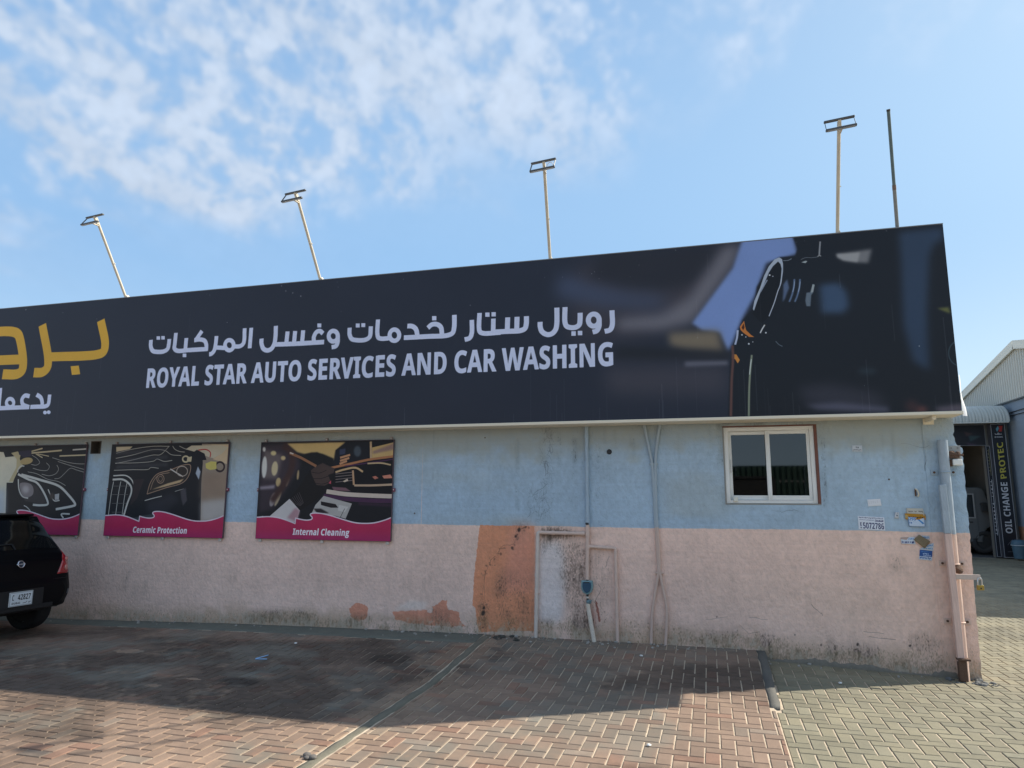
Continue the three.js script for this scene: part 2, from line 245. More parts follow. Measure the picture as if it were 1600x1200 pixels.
function slab(x0, x1, z0, z1, top, nx, nz, rough = 0.004, seed = 0) {   // a sheet of cement with sides, following the slope
  const p = [], uv = [], ix = [], at = (x, z, y) => { p.push(x, H(Math.min(x, KERB - 0.002), z) + y, z); uv.push(x, -z); return p.length / 3 - 1; };
  const id = []; for (let j = 0; j <= nz; j++) for (let i = 0; i <= nx; i++) { const x = lerp(x0, x1, i / nx), z = lerp(z0, z1, j / nz); const e = (i === 0 || i === nx || j === 0 || j === nz); const wob = e ? (fbm(x * 7 + seed, z * 7 + seed, 3) - 0.5) * 0.028 : 0; id.push(at(x + (i === 0 || i === nx ? wob : 0), z + (j === nz ? wob * 1.5 : 0), top + (fbm(x * 6 + seed, z * 6, 3) - 0.5) * rough - (e ? 0.005 : 0))); }
  const w = nx + 1; for (let j = 0; j < nz; j++) for (let i = 0; i < nx; i++) { const a = id[j * w + i], b = id[j * w + i + 1], c = id[(j + 1) * w + i], d = id[(j + 1) * w + i + 1]; ix.push(a, c, b, b, c, d); }
  const skirt = (list) => { for (let i = 0; i + 1 < list.length; i++) { const a = list[i], b = list[i + 1], A = p.slice(a * 3, a * 3 + 3), B = p.slice(b * 3, b * 3 + 3); p.push(A[0], A[1] - 0.04, A[2], B[0], B[1] - 0.04, B[2]); uv.push(A[0], -A[2], B[0], -B[2]); const n = p.length / 3; ix.push(a, n - 2, b, b, n - 2, n - 1); } };
  skirt(id.filter((_, k) => Math.floor(k / w) === nz)); skirt(id.filter((_, k) => k % w === nx).reverse()); skirt(id.filter((_, k) => k % w === 0)); skirt(id.filter((_, k) => Math.floor(k / w) === 0).reverse());
  const g = new THREE.BufferGeometry(); g.setAttribute('position', new THREE.Float32BufferAttribute(p, 3)); g.setAttribute('uv', new THREE.Float32BufferAttribute(uv, 2)); g.setIndex(ix); g.computeVertexNormals(); return g;
}
structure(mesh('concrete_apron', slab(-13.6, -2.66, 0.004, 0.385, 0.002, 110, 5, 0.01, 4), concrete(0.165, 0.168, 0.135)));
structure(mesh('drain_strip', slab(DRAIN[0] + 0.004, DRAIN[1] - 0.004, 0.012, 7.4, -0.002, 3, 90, 0.008, 9), concrete(0.19, 0.175, 0.13)));
structure(mesh('kerb', slab(KERB - 0.04, KERB + 0.045, 0.01, 1.70, 0.003, 2, 24, 0.006, 2), concrete(0.135, 0.13, 0.115)));

// ------------------------------------------------------------------ the shop: painted wall
const shop = thing('shop_building', 'low plastered shop, upper wall painted blue and lower wall painted pink', 'building');
const WALL_L = -14, WALL_M = -3.5, WALL_R = 2.53, LINE = 1.395;
const BLUE = [0.40, 0.52, 0.625], PINK = [0.86, 0.62, 0.51];
const crackList = [   // pixels of the photograph
  [[858, 668], [859, 700], [856, 730], [855, 757], [836, 770], [826, 786], [829, 800], [824, 814]], [[852, 690], [853, 740], [850, 765], [845, 790], [838, 800]], [[862, 762], [861, 780], [858, 796], [845, 806]],
  [[824, 822], [809, 830], [806, 843], [803, 856], [781, 857], [776, 868], [762, 884], [755, 905], [753, 940], [756, 966], [756, 985]], [[802, 851], [786, 853], [770, 872], [758, 892], [757, 915], [759, 950]],
  [[938, 820], [944, 822], [949, 826]], [[951, 868], [946, 885], [952, 895], [950, 905], [942, 922], [938, 945], [945, 960]], [[928, 905], [940, 920], [930, 940], [936, 962], [932, 985], [938, 998]],
  [[1040, 985], [1090, 970], [1150, 962], [1200, 968], [1260, 975], [1330, 990], [1400, 1000], [1460, 1010]], [[1130, 662], [1160, 658], [1200, 662], [1240, 659], [1285, 664]], [[1360, 695], [1400, 690], [1440, 700], [1470, 692], [1500, 700]], [[1440, 655], [1443, 680], [1446, 720], [1445, 760]],
  [[1205, 797], [1222, 800], [1240, 796], [1262, 803], [1280, 800]], [[1268, 945], [1285, 960], [1289, 972]], [[240, 955], [280, 945], [330, 960], [360, 950]], [[1290, 1000], [1340, 985], [1390, 992], [1430, 985]], [[1155, 975], [1170, 990], [1190, 986]],
];
function wallMaterial(x0, x1, w, seed) {
  const y0 = -0.3, y1 = 2.78, ppm = w / (x1 - x0), h = Math.round((y1 - y0) * ppm), c = canvas(w, h), ctx = c.getContext('2d'), A = artist(ctx, 0, x0, y1, ppm), rnd = rng(seed);
  const toS = (v) => Math.round(255 * (v <= 0.0031308 ? 12.92 * v : 1.055 * v ** (1 / 2.4) - 0.055)), css = (a) => `rgb(${a.map(toS).join(',')})`;
  // paint: two colours that meet at a hand-cut edge
  ctx.fillStyle = css(PINK); ctx.fillRect(0, 0, w, h); ctx.fillStyle = css(BLUE); ctx.beginPath(); ctx.moveTo(0, 0); ctx.lineTo(w, 0);
  for (let i = w; i >= 0; i -= 3) { const x = x0 + i / ppm; ctx.lineTo(i, (y1 - LINE - (fbm(x * 2.3, 1, 3) - 0.5) * 0.022 - (vn(x * 30, 4) - 0.5) * 0.004) * ppm); } ctx.closePath(); ctx.fill();
  const orange = css([0.80, 0.33, 0.175]), orange2 = css([0.76, 0.325, 0.21]), pale = css([0.80, 0.70, 0.665]);
  A.zoom(0, 0, 1);
  A.rough([[750, 820.5], [790, 821], [835, 822], [836, 870], [835, 930], [834, 986], [790, 986], [748, 988], [745, 975], [743, 950], [738, 946], [741, 900], [745, 860]], orange, rnd);
  A.poly([[800, 822], [835, 822], [836, 925], [780, 925], [790, 880]], orange2, { blur: 8 });
  A.poly([[840, 846], [875, 846], [882, 870], [884, 920], [880, 962], [872, 975], [841, 972], [838, 900]], pale, { blur: 5 });
  A.rough([[546, 950], [556, 942], [566, 943], [575, 949], [572, 966], [560, 972], [549, 964]], orange2, rnd, 2.4);
  A.rough([[613, 956], [640, 954], [668, 953], [668, 958], [676, 957], [676, 948], [686, 942], [690, 937.5], [698, 938], [699, 952], [718, 957], [718, 970], [728, 978], [700, 979], [660, 976], [640, 974], [618, 968]], orange2, rnd, 2.2);
  A.poly([[640, 938], [668, 940], [700, 985], [740, 985], [742, 960], [722, 955], [700, 935]].slice(0, 2).concat([[664, 952], [616, 953]]), css([0.86, 0.69, 0.60]), { blur: 2 });
  A.rough([[930, 938], [933, 941], [936, 955], [939, 970], [936, 972], [932, 955]], css([0.42, 0.16, 0.12]), rnd, 1.5);
  A.poly([[920, 940], [930, 960], [928, 990], [922, 990]], css([0.55, 0.30, 0.25]), { blur: 3 });
  // stains: how thick the dark growth sits, drawn as soft areas and broken up into specks below
  const mk = canvas(w, h), mx = mk.getContext('2d'), M = artist(mx, 0, x0, y1, ppm).zoom(0, 0, 1); mx.fillStyle = '#000'; mx.fillRect(0, 0, w, h);
  const st = (pts, v, blur) => M.poly(pts, `rgba(255,255,255,${v})`, { blur });
  st([[842, 824], [870, 822], [893, 828], [905, 838], [880, 842], [858, 850], [852, 868], [846, 868]], 1.0, 4); st([[850, 845], [905, 842], [916, 880], [912, 930], [880, 930], [872, 880]], 0.62, 7);
  st([[880, 850], [922, 848], [926, 990], [884, 990], [880, 920]], 0.60, 8); st([[926, 860], [958, 858], [960, 1000], [928, 1000]], 0.35, 6); st([[842, 965], [925, 965], [940, 1005], [840, 1000]], 0.62, 5);
  st([[840, 660], [872, 660], [862, 760], [846, 760]], 0.30, 6); st([[890, 680], [905, 680], [905, 830], [890, 830]], 0.26, 6); st([[930, 690], [960, 690], [966, 810], [940, 820]], 0.28, 6); st([[820, 770], [860, 765], [862, 815], [825, 818]], 0.32, 6);
  st([[768, 900], [834, 890], [834, 985], [765, 985]], 0.55, 10); st([[744, 940], [764, 940], [764, 985], [748, 985]], 0.9, 3); st([[800, 815], [826, 812], [812, 850], [800, 852]], 0.55, 3);
  st([[960, 960], [1060, 965], [1070, 1010], [960, 1005]], 0.55, 8); st([[1060, 985], [1200, 985], [1240, 1000], [1210, 1040], [1100, 1020], [1050, 1010]], 0.72, 8); st([[1200, 1000], [1420, 1015], [1480, 1040], [1480, 1070], [1200, 1045]], 0.70, 8); st([[1410, 990], [1470, 985], [1490, 1050], [1420, 1050]], 0.55, 8); st([[1505, 1010], [1530, 1010], [1537, 1065], [1510, 1065]], 0.6, 6);
  st([[380, 955], [490, 952], [505, 980], [380, 978]], 0.85, 5); st([[100, 952], [380, 962], [390, 980], [100, 972]], 0.50, 6); st([[490, 965], [745, 972], [760, 995], [490, 985]], 0.70, 5); st([[668, 945], [706, 955], [700, 978], [670, 972]], 0.5, 5); st([[540, 960], [580, 958], [580, 975], [540, 975]], 0.5, 4);
  st([[120, 860], [140, 855], [145, 920], [122, 925]], 0.36, 8); st([[355, 890], [372, 880], [376, 940], [350, 945]], 0.34, 8); st([[490, 880], [506, 875], [510, 925], [492, 925]], 0.34, 7); st([[655, 880], [680, 870], [690, 930], [655, 930]], 0.34, 8); st([[180, 890], [230, 880], [230, 940], [185, 940]], 0.22, 10);
  st([[1385, 868], [1415, 866], [1412, 895], [1390, 895]], 0.5, 5); st([[1365, 915], [1380, 915], [1378, 955], [1368, 955]], 0.34, 5); st([[1120, 655], [1290, 655], [1290, 668], [1120, 668]], 0.5, 4); st([[1118, 665], [1131, 665], [1138, 795], [1126, 795]], 0.42, 3); st([[1276, 665], [1288, 665], [1294, 795], [1282, 795]], 0.42, 3);
  for (let k = 0; k < 46; k++) { const x = lerp(x0, x1, rnd()), top = 2.6 - rnd() * 0.25, len = 0.15 + rnd() * 0.8, ww = 0.01 + rnd() * 0.05; mx.filter = 'blur(3px)'; mx.fillStyle = `rgba(255,255,255,${0.1 + rnd() * 0.22})`; mx.fillRect((x - x0) * ppm, (y1 - top) * ppm, ww * ppm, len * ppm); mx.filter = 'none'; }
  for (let k = 0; k < 30; k++) { const x = lerp(x0, x1, rnd()), y = 0.1 + rnd() * 1.1; mx.filter = 'blur(7px)'; mx.fillStyle = `rgba(255,255,255,${0.12 + rnd() * 0.2})`; mx.fillRect((x - x0) * ppm, (y1 - y) * ppm, (0.03 + rnd() * 0.12) * ppm, (0.1 + rnd() * 0.5) * ppm); mx.filter = 'none'; }
  // cracks
  const ck = canvas(w, h), cx = ck.getContext('2d'), C = artist(cx, 0, x0, y1, ppm).zoom(0, 0, 1); cx.fillStyle = '#000'; cx.fillRect(0, 0, w, h);
  for (const pts of crackList) { const q = []; for (let i = 0; i + 1 < pts.length; i++) for (let k = 0; k < 5; k++) q.push([lerp(pts[i][0], pts[i + 1][0], k / 5) + (rnd() - 0.5) * 2.2, lerp(pts[i][1], pts[i + 1][1], k / 5) + (rnd() - 0.5) * 2.2]); for (let i = 0; i + 3 < q.length; i += 3) if (rnd() > 0.42) C.line(q.slice(i, i + 4), 0.35 + rnd() * 0.45, `rgba(255,255,255,${0.25 + 0.4 * rnd()})`, { curve: false }); }
  // crazed, filled plaster beside the long crack
  for (let k = 0; k < 120; k++) { const t = rnd(), up = rnd() < 0.45, X = up ? 846 + rnd() * 16 : 824 + rnd() * 38, Y = up ? 668 + t * 90 : 758 + t * 58; let a = rnd() * 6.28, p = [[X, Y]]; for (let m = 0; m < 4; m++) { a += (rnd() - 0.5) * 1.6; const q = p[m]; p.push([q[0] + Math.cos(a) * 2.2, q[1] + Math.sin(a) * 3.2]); } C.line(p, 0.3 + rnd() * 0.3, `rgba(255,255,255,${0.12 + 0.25 * rnd()})`, { curve: true }); }
  for (let k = 0; k < 46; k++) { const t = rnd(), c0 = crackList[3], i = Math.floor(t * (c0.length - 1)), X = lerp(c0[i][0], c0[i + 1][0], rnd()) + (rnd() - 0.5) * 5, Y = lerp(c0[i][1], c0[i + 1][1], rnd()) + (rnd() - 0.5) * 3; C.blob(X, Y, 0.5 + rnd() * 1.3, 0.5 + rnd() * 1.6, `rgba(255,255,255,${0.2 + 0.4 * rnd()})`, 0.5, rnd() * 3); }
  for (const [a, b, r] of [[811, 828, 3.5], [806, 838, 2.5], [755, 958, 4], [756, 950, 2.5], [800, 856, 2], [1340, 1007, 2.6], [1422, 1009, 2.2], [1283, 1008, 1.6], [1242, 992, 1.2], [1120, 964, 1.2], [1337, 1015, 1.6]]) C.blob(a, b, r * 0.7, r, 'rgba(255,255,255,1)', 0.6, rnd());
  const im = ctx.getImageData(0, 0, w, h), D = im.data, MD = mx.getImageData(0, 0, w, h).data, CD = cx.getImageData(0, 0, w, h).data, bump = new Uint8Array(w * h * 4);
  for (let j = 0; j < h; j++) for (let i = 0; i < w; i++) {
    const o = (j * w + i) * 4, x = x0 + i / ppm, y = y1 - j / ppm, blue = y > LINE;
    const n1 = fbm(x * 1.3 + 20, y * 1.3, 4), n2 = fbm(x * 6, y * 6 + 9, 4), n3 = fbm(x * 34, y * 26, 3), sp = vn(x * 150, y * 55), sp2 = fbm(x * 105 + 7, y * 60, 2), gr = hash2(i, j);
    let m = MD[o] / 255; const roller = vn(x * 2.2, y * 60) - 0.5;
    let k = 1 + 0.09 * (n1 - 0.5) + 0.07 * (n2 - 0.5) + 0.10 * (n3 - 0.5) + 0.05 * (gr - 0.5) + 0.03 * roller;
    let r = D[o] * k, g = D[o + 1] * k, b = D[o + 2] * k;
    // dust film in patches, warmer than the blue paint
    const film = 0.42 * sstep(0.46, 0.72, fbm(x * 0.8 + 60, y * 1.7, 4) + (blue ? 0.22 * sstep(2.0, 2.6, y + 0.5 * (n2 - 0.5)) : 0)); r = lerp(r, 168, film * (blue ? 0.55 : 0.15)); g = lerp(g, 160, film * (blue ? 0.5 : 0.15)); b = lerp(b, 148, film * (blue ? 0.6 : 0.18));
    // old grime under the signboard, ending in a ragged brushed-out edge
    const grime = sstep(2.18, 2.42, y + 0.36 * (n2 - 0.5) + 0.16 * (n1 - 0.5) + 0.05 * (n3 - 0.5)) * (0.14 + 0.26 * n3 + 0.12 * gr); r = lerp(r, 150, grime); g = lerp(g, 146, grime); b = lerp(b, 130, grime);
    // damp foot of the wall: growth in specks, bare plaster in flakes
    const foot = Math.max(H(Math.min(x, 2.5), 0), 0), hh = y - foot, low = sstep(0.30, 0.02, hh + 0.30 * (n2 - 0.5));
    m = Math.max(m, low * 0.55);
    const specks = sstep(1 - m * 0.86, 1.06 - m * 0.30, sp * 0.45 + sp2 * 0.55 + 0.12 * (n2 - 0.5) + m * 0.10), soft = m * 0.26 * sstep(0.3, 0.7, n2);
    const streak = 0.55 + 0.9 * vn(x * 70 + 3, y * 6); const q = clamp((specks * 0.36 + soft * 1.35) * streak); const gc = blue ? [74, 80, 82] : low > 0.3 ? [92, 82, 60] : [74, 63, 54];
    const tan = low * 0.42 * sstep(0.25, 0.6, n1 * 0.5 + n2 * 0.5); r = lerp(r, 150, tan); g = lerp(g, 124, tan); b = lerp(b, 90, tan); r = lerp(r, gc[0], q); g = lerp(g, gc[1], q); b = lerp(b, gc[2], q);
    const flake = sstep(0.60, 0.66, n2 * 0.6 + n3 * 0.4 + low * 0.14 - 0.02) * low; r = lerp(r, 190, flake * 0.6); g = lerp(g, 176, flake * 0.6); b = lerp(b, 158, flake * 0.6);
    const pit = gr > 0.9994 ? 1 : 0, cr = Math.max(CD[o] / 255, pit * 0.7); r = lerp(r, 45, cr * 0.8); g = lerp(g, 40, cr * 0.8); b = lerp(b, 38, cr * 0.8);
    D[o] = clamp(r, 0, 255); D[o + 1] = clamp(g, 0, 255); D[o + 2] = clamp(b, 0, 255);
    const bo = ((h - 1 - j) * w + i) * 4, bv = 128 + 95 * (n3 - 0.5) + 60 * (sp2 - 0.5) + 50 * (n2 - 0.5) + 22 * (gr - 0.5) - cr * 70 - flake * 30 + (blue ? 0 : 30) * (vn(x * 45, y * 20) - 0.5); bump[bo] = bump[bo + 1] = bump[bo + 2] = clamp(bv, 0, 255); bump[bo + 3] = 255;
  }
  ctx.putImageData(im, 0, 0);
  const t = canvasTex(c), bt = new THREE.DataTexture(bump, w, h); bt.magFilter = THREE.LinearFilter; bt.needsUpdate = true;
  for (const q of [t, bt]) { q.repeat.set(1 / (x1 - x0), 1 / (y1 - y0)); q.offset.set(-x0 / (x1 - x0), -y0 / (y1 - y0)); }
  return new THREE.MeshPhysicalMaterial({ map: t, roughness: 0.9, bumpMap: bt, bumpScale: 0.016 });
}
function wallPiece(outline, holes, depth, m, parent, name) {
  const s = new THREE.Shape(outline.map((p) => new THREE.Vector2(...p))); for (const q of holes) { const [a, b, c, d] = q; s.holes.push(new THREE.Path([new THREE.Vector2(a, c), new THREE.Vector2(a, d), new THREE.Vector2(b, d), new THREE.Vector2(b, c)])); }
  const g = new THREE.ExtrudeGeometry(s, { depth, bevelEnabled: false }).translate(0, 0, -depth);
  const uv = g.attributes.uv, p = g.attributes.position; for (let i = 0; i < p.count; i++) uv.setXY(i, p.getX(i), p.getY(i));
  return mesh(name, g, m, parent);
}
const WIN = [0.165, 1.158, 1.662, 2.540], VENT = [-8.80, -8.612, 2.346, 2.535];
wallPiece([[WALL_L, -0.3], [WALL_M, -0.3], [WALL_M, 2.78], [WALL_L, 2.78]], [VENT], 0.2, wallMaterial(WALL_L, WALL_M, 2048, 5), shop, 'wall');
const wallR = wallMaterial(WALL_M, 2.60, 2048, 6);
wallPiece([[WALL_M, -0.3], [2.20, -0.3], [2.20, 2.78], [WALL_M, 2.78]], [WIN], 0.2, wallR, shop, 'wall');
{ // the corner pier, its outer edge chipped
  const rnd = rng(77), edge = []; const X = (y) => (y > 2.30 ? 2.492 : y > 2.25 ? lerp(2.55, 2.495, (y - 2.25) / 0.05) : lerp(2.518, 2.55, clamp(y / 2.25)));
  for (let y = -0.3; y <= 2.62; y += 0.035) edge.push([X(y) - rnd() * 0.012 - (rnd() > 0.9 ? rnd() * 0.012 : 0), y]);
  wallPiece([[2.19, -0.3], ...edge, [2.49, 2.78], [2.19, 2.78]], [], 0.22, wallR, shop, 'corner_pier').position.z = 0.010;
}
const plaster = mat(0.50, 0.44, 0.40, 0.92, { map: rep(SMUDGE, 2.3) });
mesh('side_wall', box2(2.28, 2.478, -0.3, 2.78, -7.0, -0.215), plaster, shop);
mesh('side_wall', box2(-14.2, -14.0, -0.3, 2.78, -7.0, 0), plaster, shop);
mesh('back_wall', box2(-14.2, 2.478, -0.3, 2.78, -7.2, -7.0), plaster, shop);
mesh('roof', box2(-14.2, 2.478, 2.783, 2.95, -7.2, -0.01), mat(0.42, 0.41, 0.39, 0.95, { map: rep(SMUDGE, 3) }), shop);
mesh('floor', box2(-14, 2.28, -0.12, -0.02, -7, -0.2), mat(0.3, 0.3, 0.3, 0.8), shop);
{ const v = new THREE.Group(); v.name = 'vent_opening'; shop.add(v); const dk = mat(0.10, 0.085, 0.07, 0.95, { map: rep(SMUDGE, 0.3) });
  const [a, b, c, d] = VENT; mesh('lining', [box2(a, a + 0.012, c, d, -0.19, 0.004), box2(b - 0.012, b, c, d, -0.19, 0.004), box2(a + 0.012, b - 0.012, d - 0.012, d, -0.19, 0.004), box2(a + 0.012, b - 0.012, c, c + 0.012, -0.19, 0.004)], dk, v); mesh('back_plate', box2(a + 0.012, b - 0.012, c + 0.012, d - 0.012, -0.195, -0.12), dk, v); }
// window: two sliding sashes in a white frame
{
  const win = new THREE.Group(); win.name = 'window'; shop.add(win);
  const alu = mat(0.86, 0.855, 0.81, 0.42, { map: rep(SMUDGE, 1.6), bumpMap: rep(GRAIN, 0.6), bumpScale: 0.0006 }), rust = mat(0.23, 0.10, 0.075, 0.9, { map: rep(SMUDGE, 0.25), bumpMap: rep(GRAIN, 0.15), bumpScale: 0.004 });
  const [a, b, c, d] = WIN, F = 0.045, Z0 = -0.10, Z1 = -0.012;
  mesh('sealant', [box2(a + 0.001, a + 0.012, c + 0.013, d - 0.013, -0.12, 0.003), box2(a + 0.001, b - 0.001, c + 0.001, c + 0.013, -0.12, 0.0035)], mat(0.34, 0.33, 0.30, 0.9, { map: rep(SMUDGE, 0.2) }), win); mesh('sealant', [box2(b - 0.030, b - 0.001, c + 0.013, d - 0.013, -0.12, 0.003), box2(a + 0.001, b - 0.001, d - 0.013, d - 0.001, -0.12, 0.0035)], rust, win);
  const A = a + 0.013, B = b - 0.031, C = c + 0.014, E = d - 0.014;
  mesh('frame', [box2(A, A + F, C, E, Z0, Z1, 0.004), box2(B - F, B, C, E, Z0, Z1, 0.004), box2(A + F, B - F, E - F, E, Z0, Z1 - 0.002, 0.004), box2(A + F, B - F, C, C + F * 0.8, Z0, Z1 - 0.002, 0.004)], alu, win);
  const mid = onWall(1203, 730, -0.04).x, S = 0.038;
  const sash = (x0, x1, z0, z1, l, r) => {
    const y0 = C + F * 0.8 + 0.001, y1 = E - F - 0.001, s = mesh('sash', [box2(x0, x0 + l, y0, y1, z0, z1, 0.003), box2(x1 - r, x1, y0, y1, z0, z1, 0.003), box2(x0 + l, x1 - r, y1 - S, y1, z0, z1 - 0.001, 0.003), box2(x0 + l, x1 - r, y0, y0 + S * 1.35, z0, z1 - 0.001, 0.003)], alu, win);
    const gl = new THREE.MeshPhysicalMaterial({ color: lin(0.05, 0.06, 0.06), roughness: 0.025, transmission: 1, thickness: 0, ior: 1.75 });
    mesh('pane', box2(x0 + l - 0.004, x1 - r + 0.004, y0 + S, y1 - S + 0.004, (z0 + z1) / 2 - 0.003, (z0 + z1) / 2 + 0.003), gl, s); return s;
  };
  sash(A + F + 0.001, mid - 0.001, -0.095, -0.060, 0.034, 0.03); sash(mid - 0.036, B - F - 0.001, -0.058, -0.024, 0.046, 0.034);
  mesh('latch', rbox(0.012, 0.15, 0.012, A + F + 0.02, 2.09, -0.053, 0.004), mat(0.62, 0.62, 0.60, 0.4), win);
  mesh('stopper', rbox(0.045, 0.055, 0.03, A + F + 0.055, C + 0.045, -0.004, 0.006), mat(0.72, 0.70, 0.60, 0.5), win);
}
// rough cement skirting at the foot of the wall on the grey paving
{
  const p = [], uv = [], ix = [], N = 120, prof = [[0, 1], [0.35, 0.86], [0.75, 0.45], [1, 0.0]];
  for (let i = 0; i <= N; i++) { const x = lerp(0.50, 2.30, i / N), n = fbm(x * 5, 3, 4), h = Math.max(0.012, 0.13 * (n - 0.24) + 0.02 * (vn(x * 30, 8) - 0.5)), dz = 0.008 + 0.03 * fbm(x * 7 + 4, 9, 3), g = H(x, 0.02); prof.forEach(([a, b], k) => { p.push(x, g + h * b - 0.012 * (k === 3 ? 1 : 0) + 0.012 * (vn(x * 60 + k * 9, k) - 0.5), 0.002 + dz * a + 0.006 * (vn(x * 50, k * 5) - 0.5) * (k ? 1 : 0)); uv.push(x, a * 0.1 + b * 0.1); }); }
  for (let i = 0; i < N; i++) for (let k = 0; k < 3; k++) { const a = i * 4 + k; ix.push(a, a + 1, a + 4, a + 4, a + 1, a + 5); }
  const g = new THREE.BufferGeometry(); g.setAttribute('position', new THREE.Float32BufferAttribute(p, 3)); g.setAttribute('uv', new THREE.Float32BufferAttribute(uv, 2)); g.setIndex(ix); g.computeVertexNormals();
  mesh('skirting', g, concrete(0.27, 0.235, 0.185, { map: rep(SMUDGE, 0.35), bumpScale: 0.008 }), shop);
}
// crumbs of plaster along the foot of the wall
{
  const rnd = rng(404), gs = []; for (let k = 0; k < 150; k++) { const x = rnd() < 0.6 ? lerp(-3.9, -0.2, rnd()) : lerp(-9, 2.4, rnd()), z = 0.015 + rnd() * rnd() * 0.28, r = 0.004 + rnd() * rnd() * 0.02; gs.push(lump(r, k, 0.7, x, H(x, z) + r * 0.35, z).deleteAttribute('uv')); }
  const o = mesh('plaster_crumbs', gs, mat(0.36, 0.33, 0.29, 0.95)); o.userData.kind = 'stuff'; tag(o, 'crumbs of plaster and grit along the foot of the wall', 'grit');
}

// ------------------------------------------------------------------ the signboard
const SZ = 0.35, S_TOP = 4.578, S_BOT = 2.605, S_R = 2.468, S_L = -14, S_M = -4;
const LETTER = 'rgb(205,212,235)', GOLD = 'rgb(214,166,52)';
function signArt(x0, x1, w) {
  const ppm = w / (x1 - x0), h = Math.round((S_TOP - S_BOT) * ppm), c = canvas(w, h), ctx = c.getContext('2d'), A = artist(ctx, SZ, x0, S_TOP, ppm), Q = { curve: true };
  ctx.fillStyle = 'rgb(38,42,55)'; ctx.fillRect(0, 0, w, h);
  // ---- the printed picture: an oil bottle pouring, out of focus behind it
  A.zoom(920, 340, 2.6667);
  A.poly([[-60, 200], [200, 190], [420, 250], [560, 130], [640, 110], [560, 260], [420, 420], [200, 500], [-80, 520]], 'rgb(62,58,66)', { blur: 40 });
  A.poly([[60, 130], [300, 140], [520, 110], [600, 118], [520, 190], [440, 270], [300, 310], [120, 300], [0, 260]], 'rgb(40,40,48)', { blur: 22 });
  A.poly([[560, 118], [640, 112], [600, 200], [430, 440], [300, 470], [120, 470], [120, 420], [300, 400], [420, 330], [500, 210]], 'rgb(112,110,118)', { blur: 22 });
  A.poly([[-120, 230], [10, 280], [150, 310], [330, 330], [300, 380], [60, 370], [-140, 330]], 'rgb(66,76,100)', { blur: 30 });
  A.poly([[640, 90], [850, 70], [868, 150], [800, 175], [740, 190], [690, 330], [640, 420], [600, 520], [580, 560], [545, 480], [470, 470], [430, 440], [600, 210]], 'rgb(122,146,198)', { blur: 7 });
  A.poly([[330, 480], [540, 470], [555, 540], [570, 570], [420, 560], [340, 540]], 'rgb(122,110,92)', { blur: 14 });
  A.poly([[120, 540], [400, 550], [590, 560], [590, 600], [420, 595], [100, 590]], 'rgb(30,31,37)', { blur: 16 });
  A.poly([[60, 620], [580, 610], [580, 740], [80, 740]], 'rgb(66,64,73)', { blur: 34 });
  A.poly([[400, 600], [580, 596], [580, 615], [400, 622]], 'rgb(98,98,110)', { blur: 6 });
  // bottle body and stream
  A.poly([[850, 80], [1475, 30], [1575, 820], [580, 840], [588, 620], [600, 540], [640, 430], [690, 370], [700, 290], [760, 185], [795, 165], [860, 160], [870, 130]], 'rgb(24,27,34)', { blur: 3 });
  A.poly([[1290, 60], [1475, 40], [1480, 90], [1440, 110], [1420, 160], [1410, 400], [1420, 640], [1350, 600], [1310, 450], [1300, 200]], 'rgb(48,64,86)', { blur: 14 });
  A.poly([[960, 280], [1040, 270], [1075, 310], [1085, 370], [1060, 400], [970, 400]], 'rgb(58,78,104)', { blur: 13 });
  A.poly([[870, 710], [1000, 690], [1200, 730], [1250, 790], [1000, 800], [900, 770]], 'rgb(50,50,60)', { blur: 22 });
  A.poly([[900, 780], [1040, 770], [1250, 790], [1250, 812], [950, 800]], 'rgb(82,82,98)', { blur: 10 });
  A.poly([[1440, 790], [1560, 775], [1566, 812], [1460, 815]], 'rgb(92,84,94)', { blur: 10 }); A.blob(1385, 800, 28, 14, 'rgb(112,66,62)', 12); A.blob(1345, 785, 24, 26, 'rgb(66,44,46)', 14); A.blob(1160, 640, 40, 14, 'rgb(38,48,56)', 10);
  A.poly([[1030, 150], [1060, 148], [1130, 138], [1180, 130], [1165, 190], [1110, 188], [1060, 180], [1035, 165]], 'rgb(122,122,124)', { blur: 7 }); A.poly([[1031, 152], [1070, 150], [1130, 145], [1120, 186], [1060, 178], [1036, 166]], 'rgb(158,158,158)', { blur: 4 });
  A.poly([[1450, 378], [1500, 372], [1508, 400], [1490, 395]], 'rgb(98,100,56)', { blur: 5 }); A.ring(1545, 565, 46, 52, 5, 'rgb(52,66,74)');
  A.zoom(1120, 370, 8);
  A.poly([[470, 900], [560, 700], [640, 520], [700, 400], [770, 310], [810, 340], [815, 480], [790, 620], [740, 800], [650, 1000], [560, 1080], [440, 960]], 'rgb(17,18,23)');
  A.poly([[450, 905], [470, 800], [540, 640], [590, 490], [650, 370], [720, 285], [780, 258], [815, 280], [828, 340], [828, 430], [812, 540], [780, 640], [800, 520], [810, 400], [795, 340], [765, 310], [700, 370], [650, 450], [600, 570], [540, 710], [490, 850], [465, 925]], 'rgb(168,178,192)');
  A.line([[815, 450], [800, 580], [760, 690], [720, 820], [652, 995]], 12, 'rgb(178,186,200)'); A.line([[630, 540], [590, 610], [545, 690]], 16, 'rgb(142,152,168)');
  A.poly([[830, 600], [880, 530], [905, 640], [880, 700], [850, 780], [820, 820], [830, 700]], 'rgb(84,100,128)', { blur: 9 });
  for (const x of [0, 70]) { A.line([[970 + x, 530], [960 + x, 640], [935 + x, 740], [905 + x, 815]], 20, 'rgb(96,116,146)', { blur: 4 }); A.line([[972 + x, 560], [962 + x, 640], [948 + x, 690]], 7, 'rgb(160,176,200)'); }
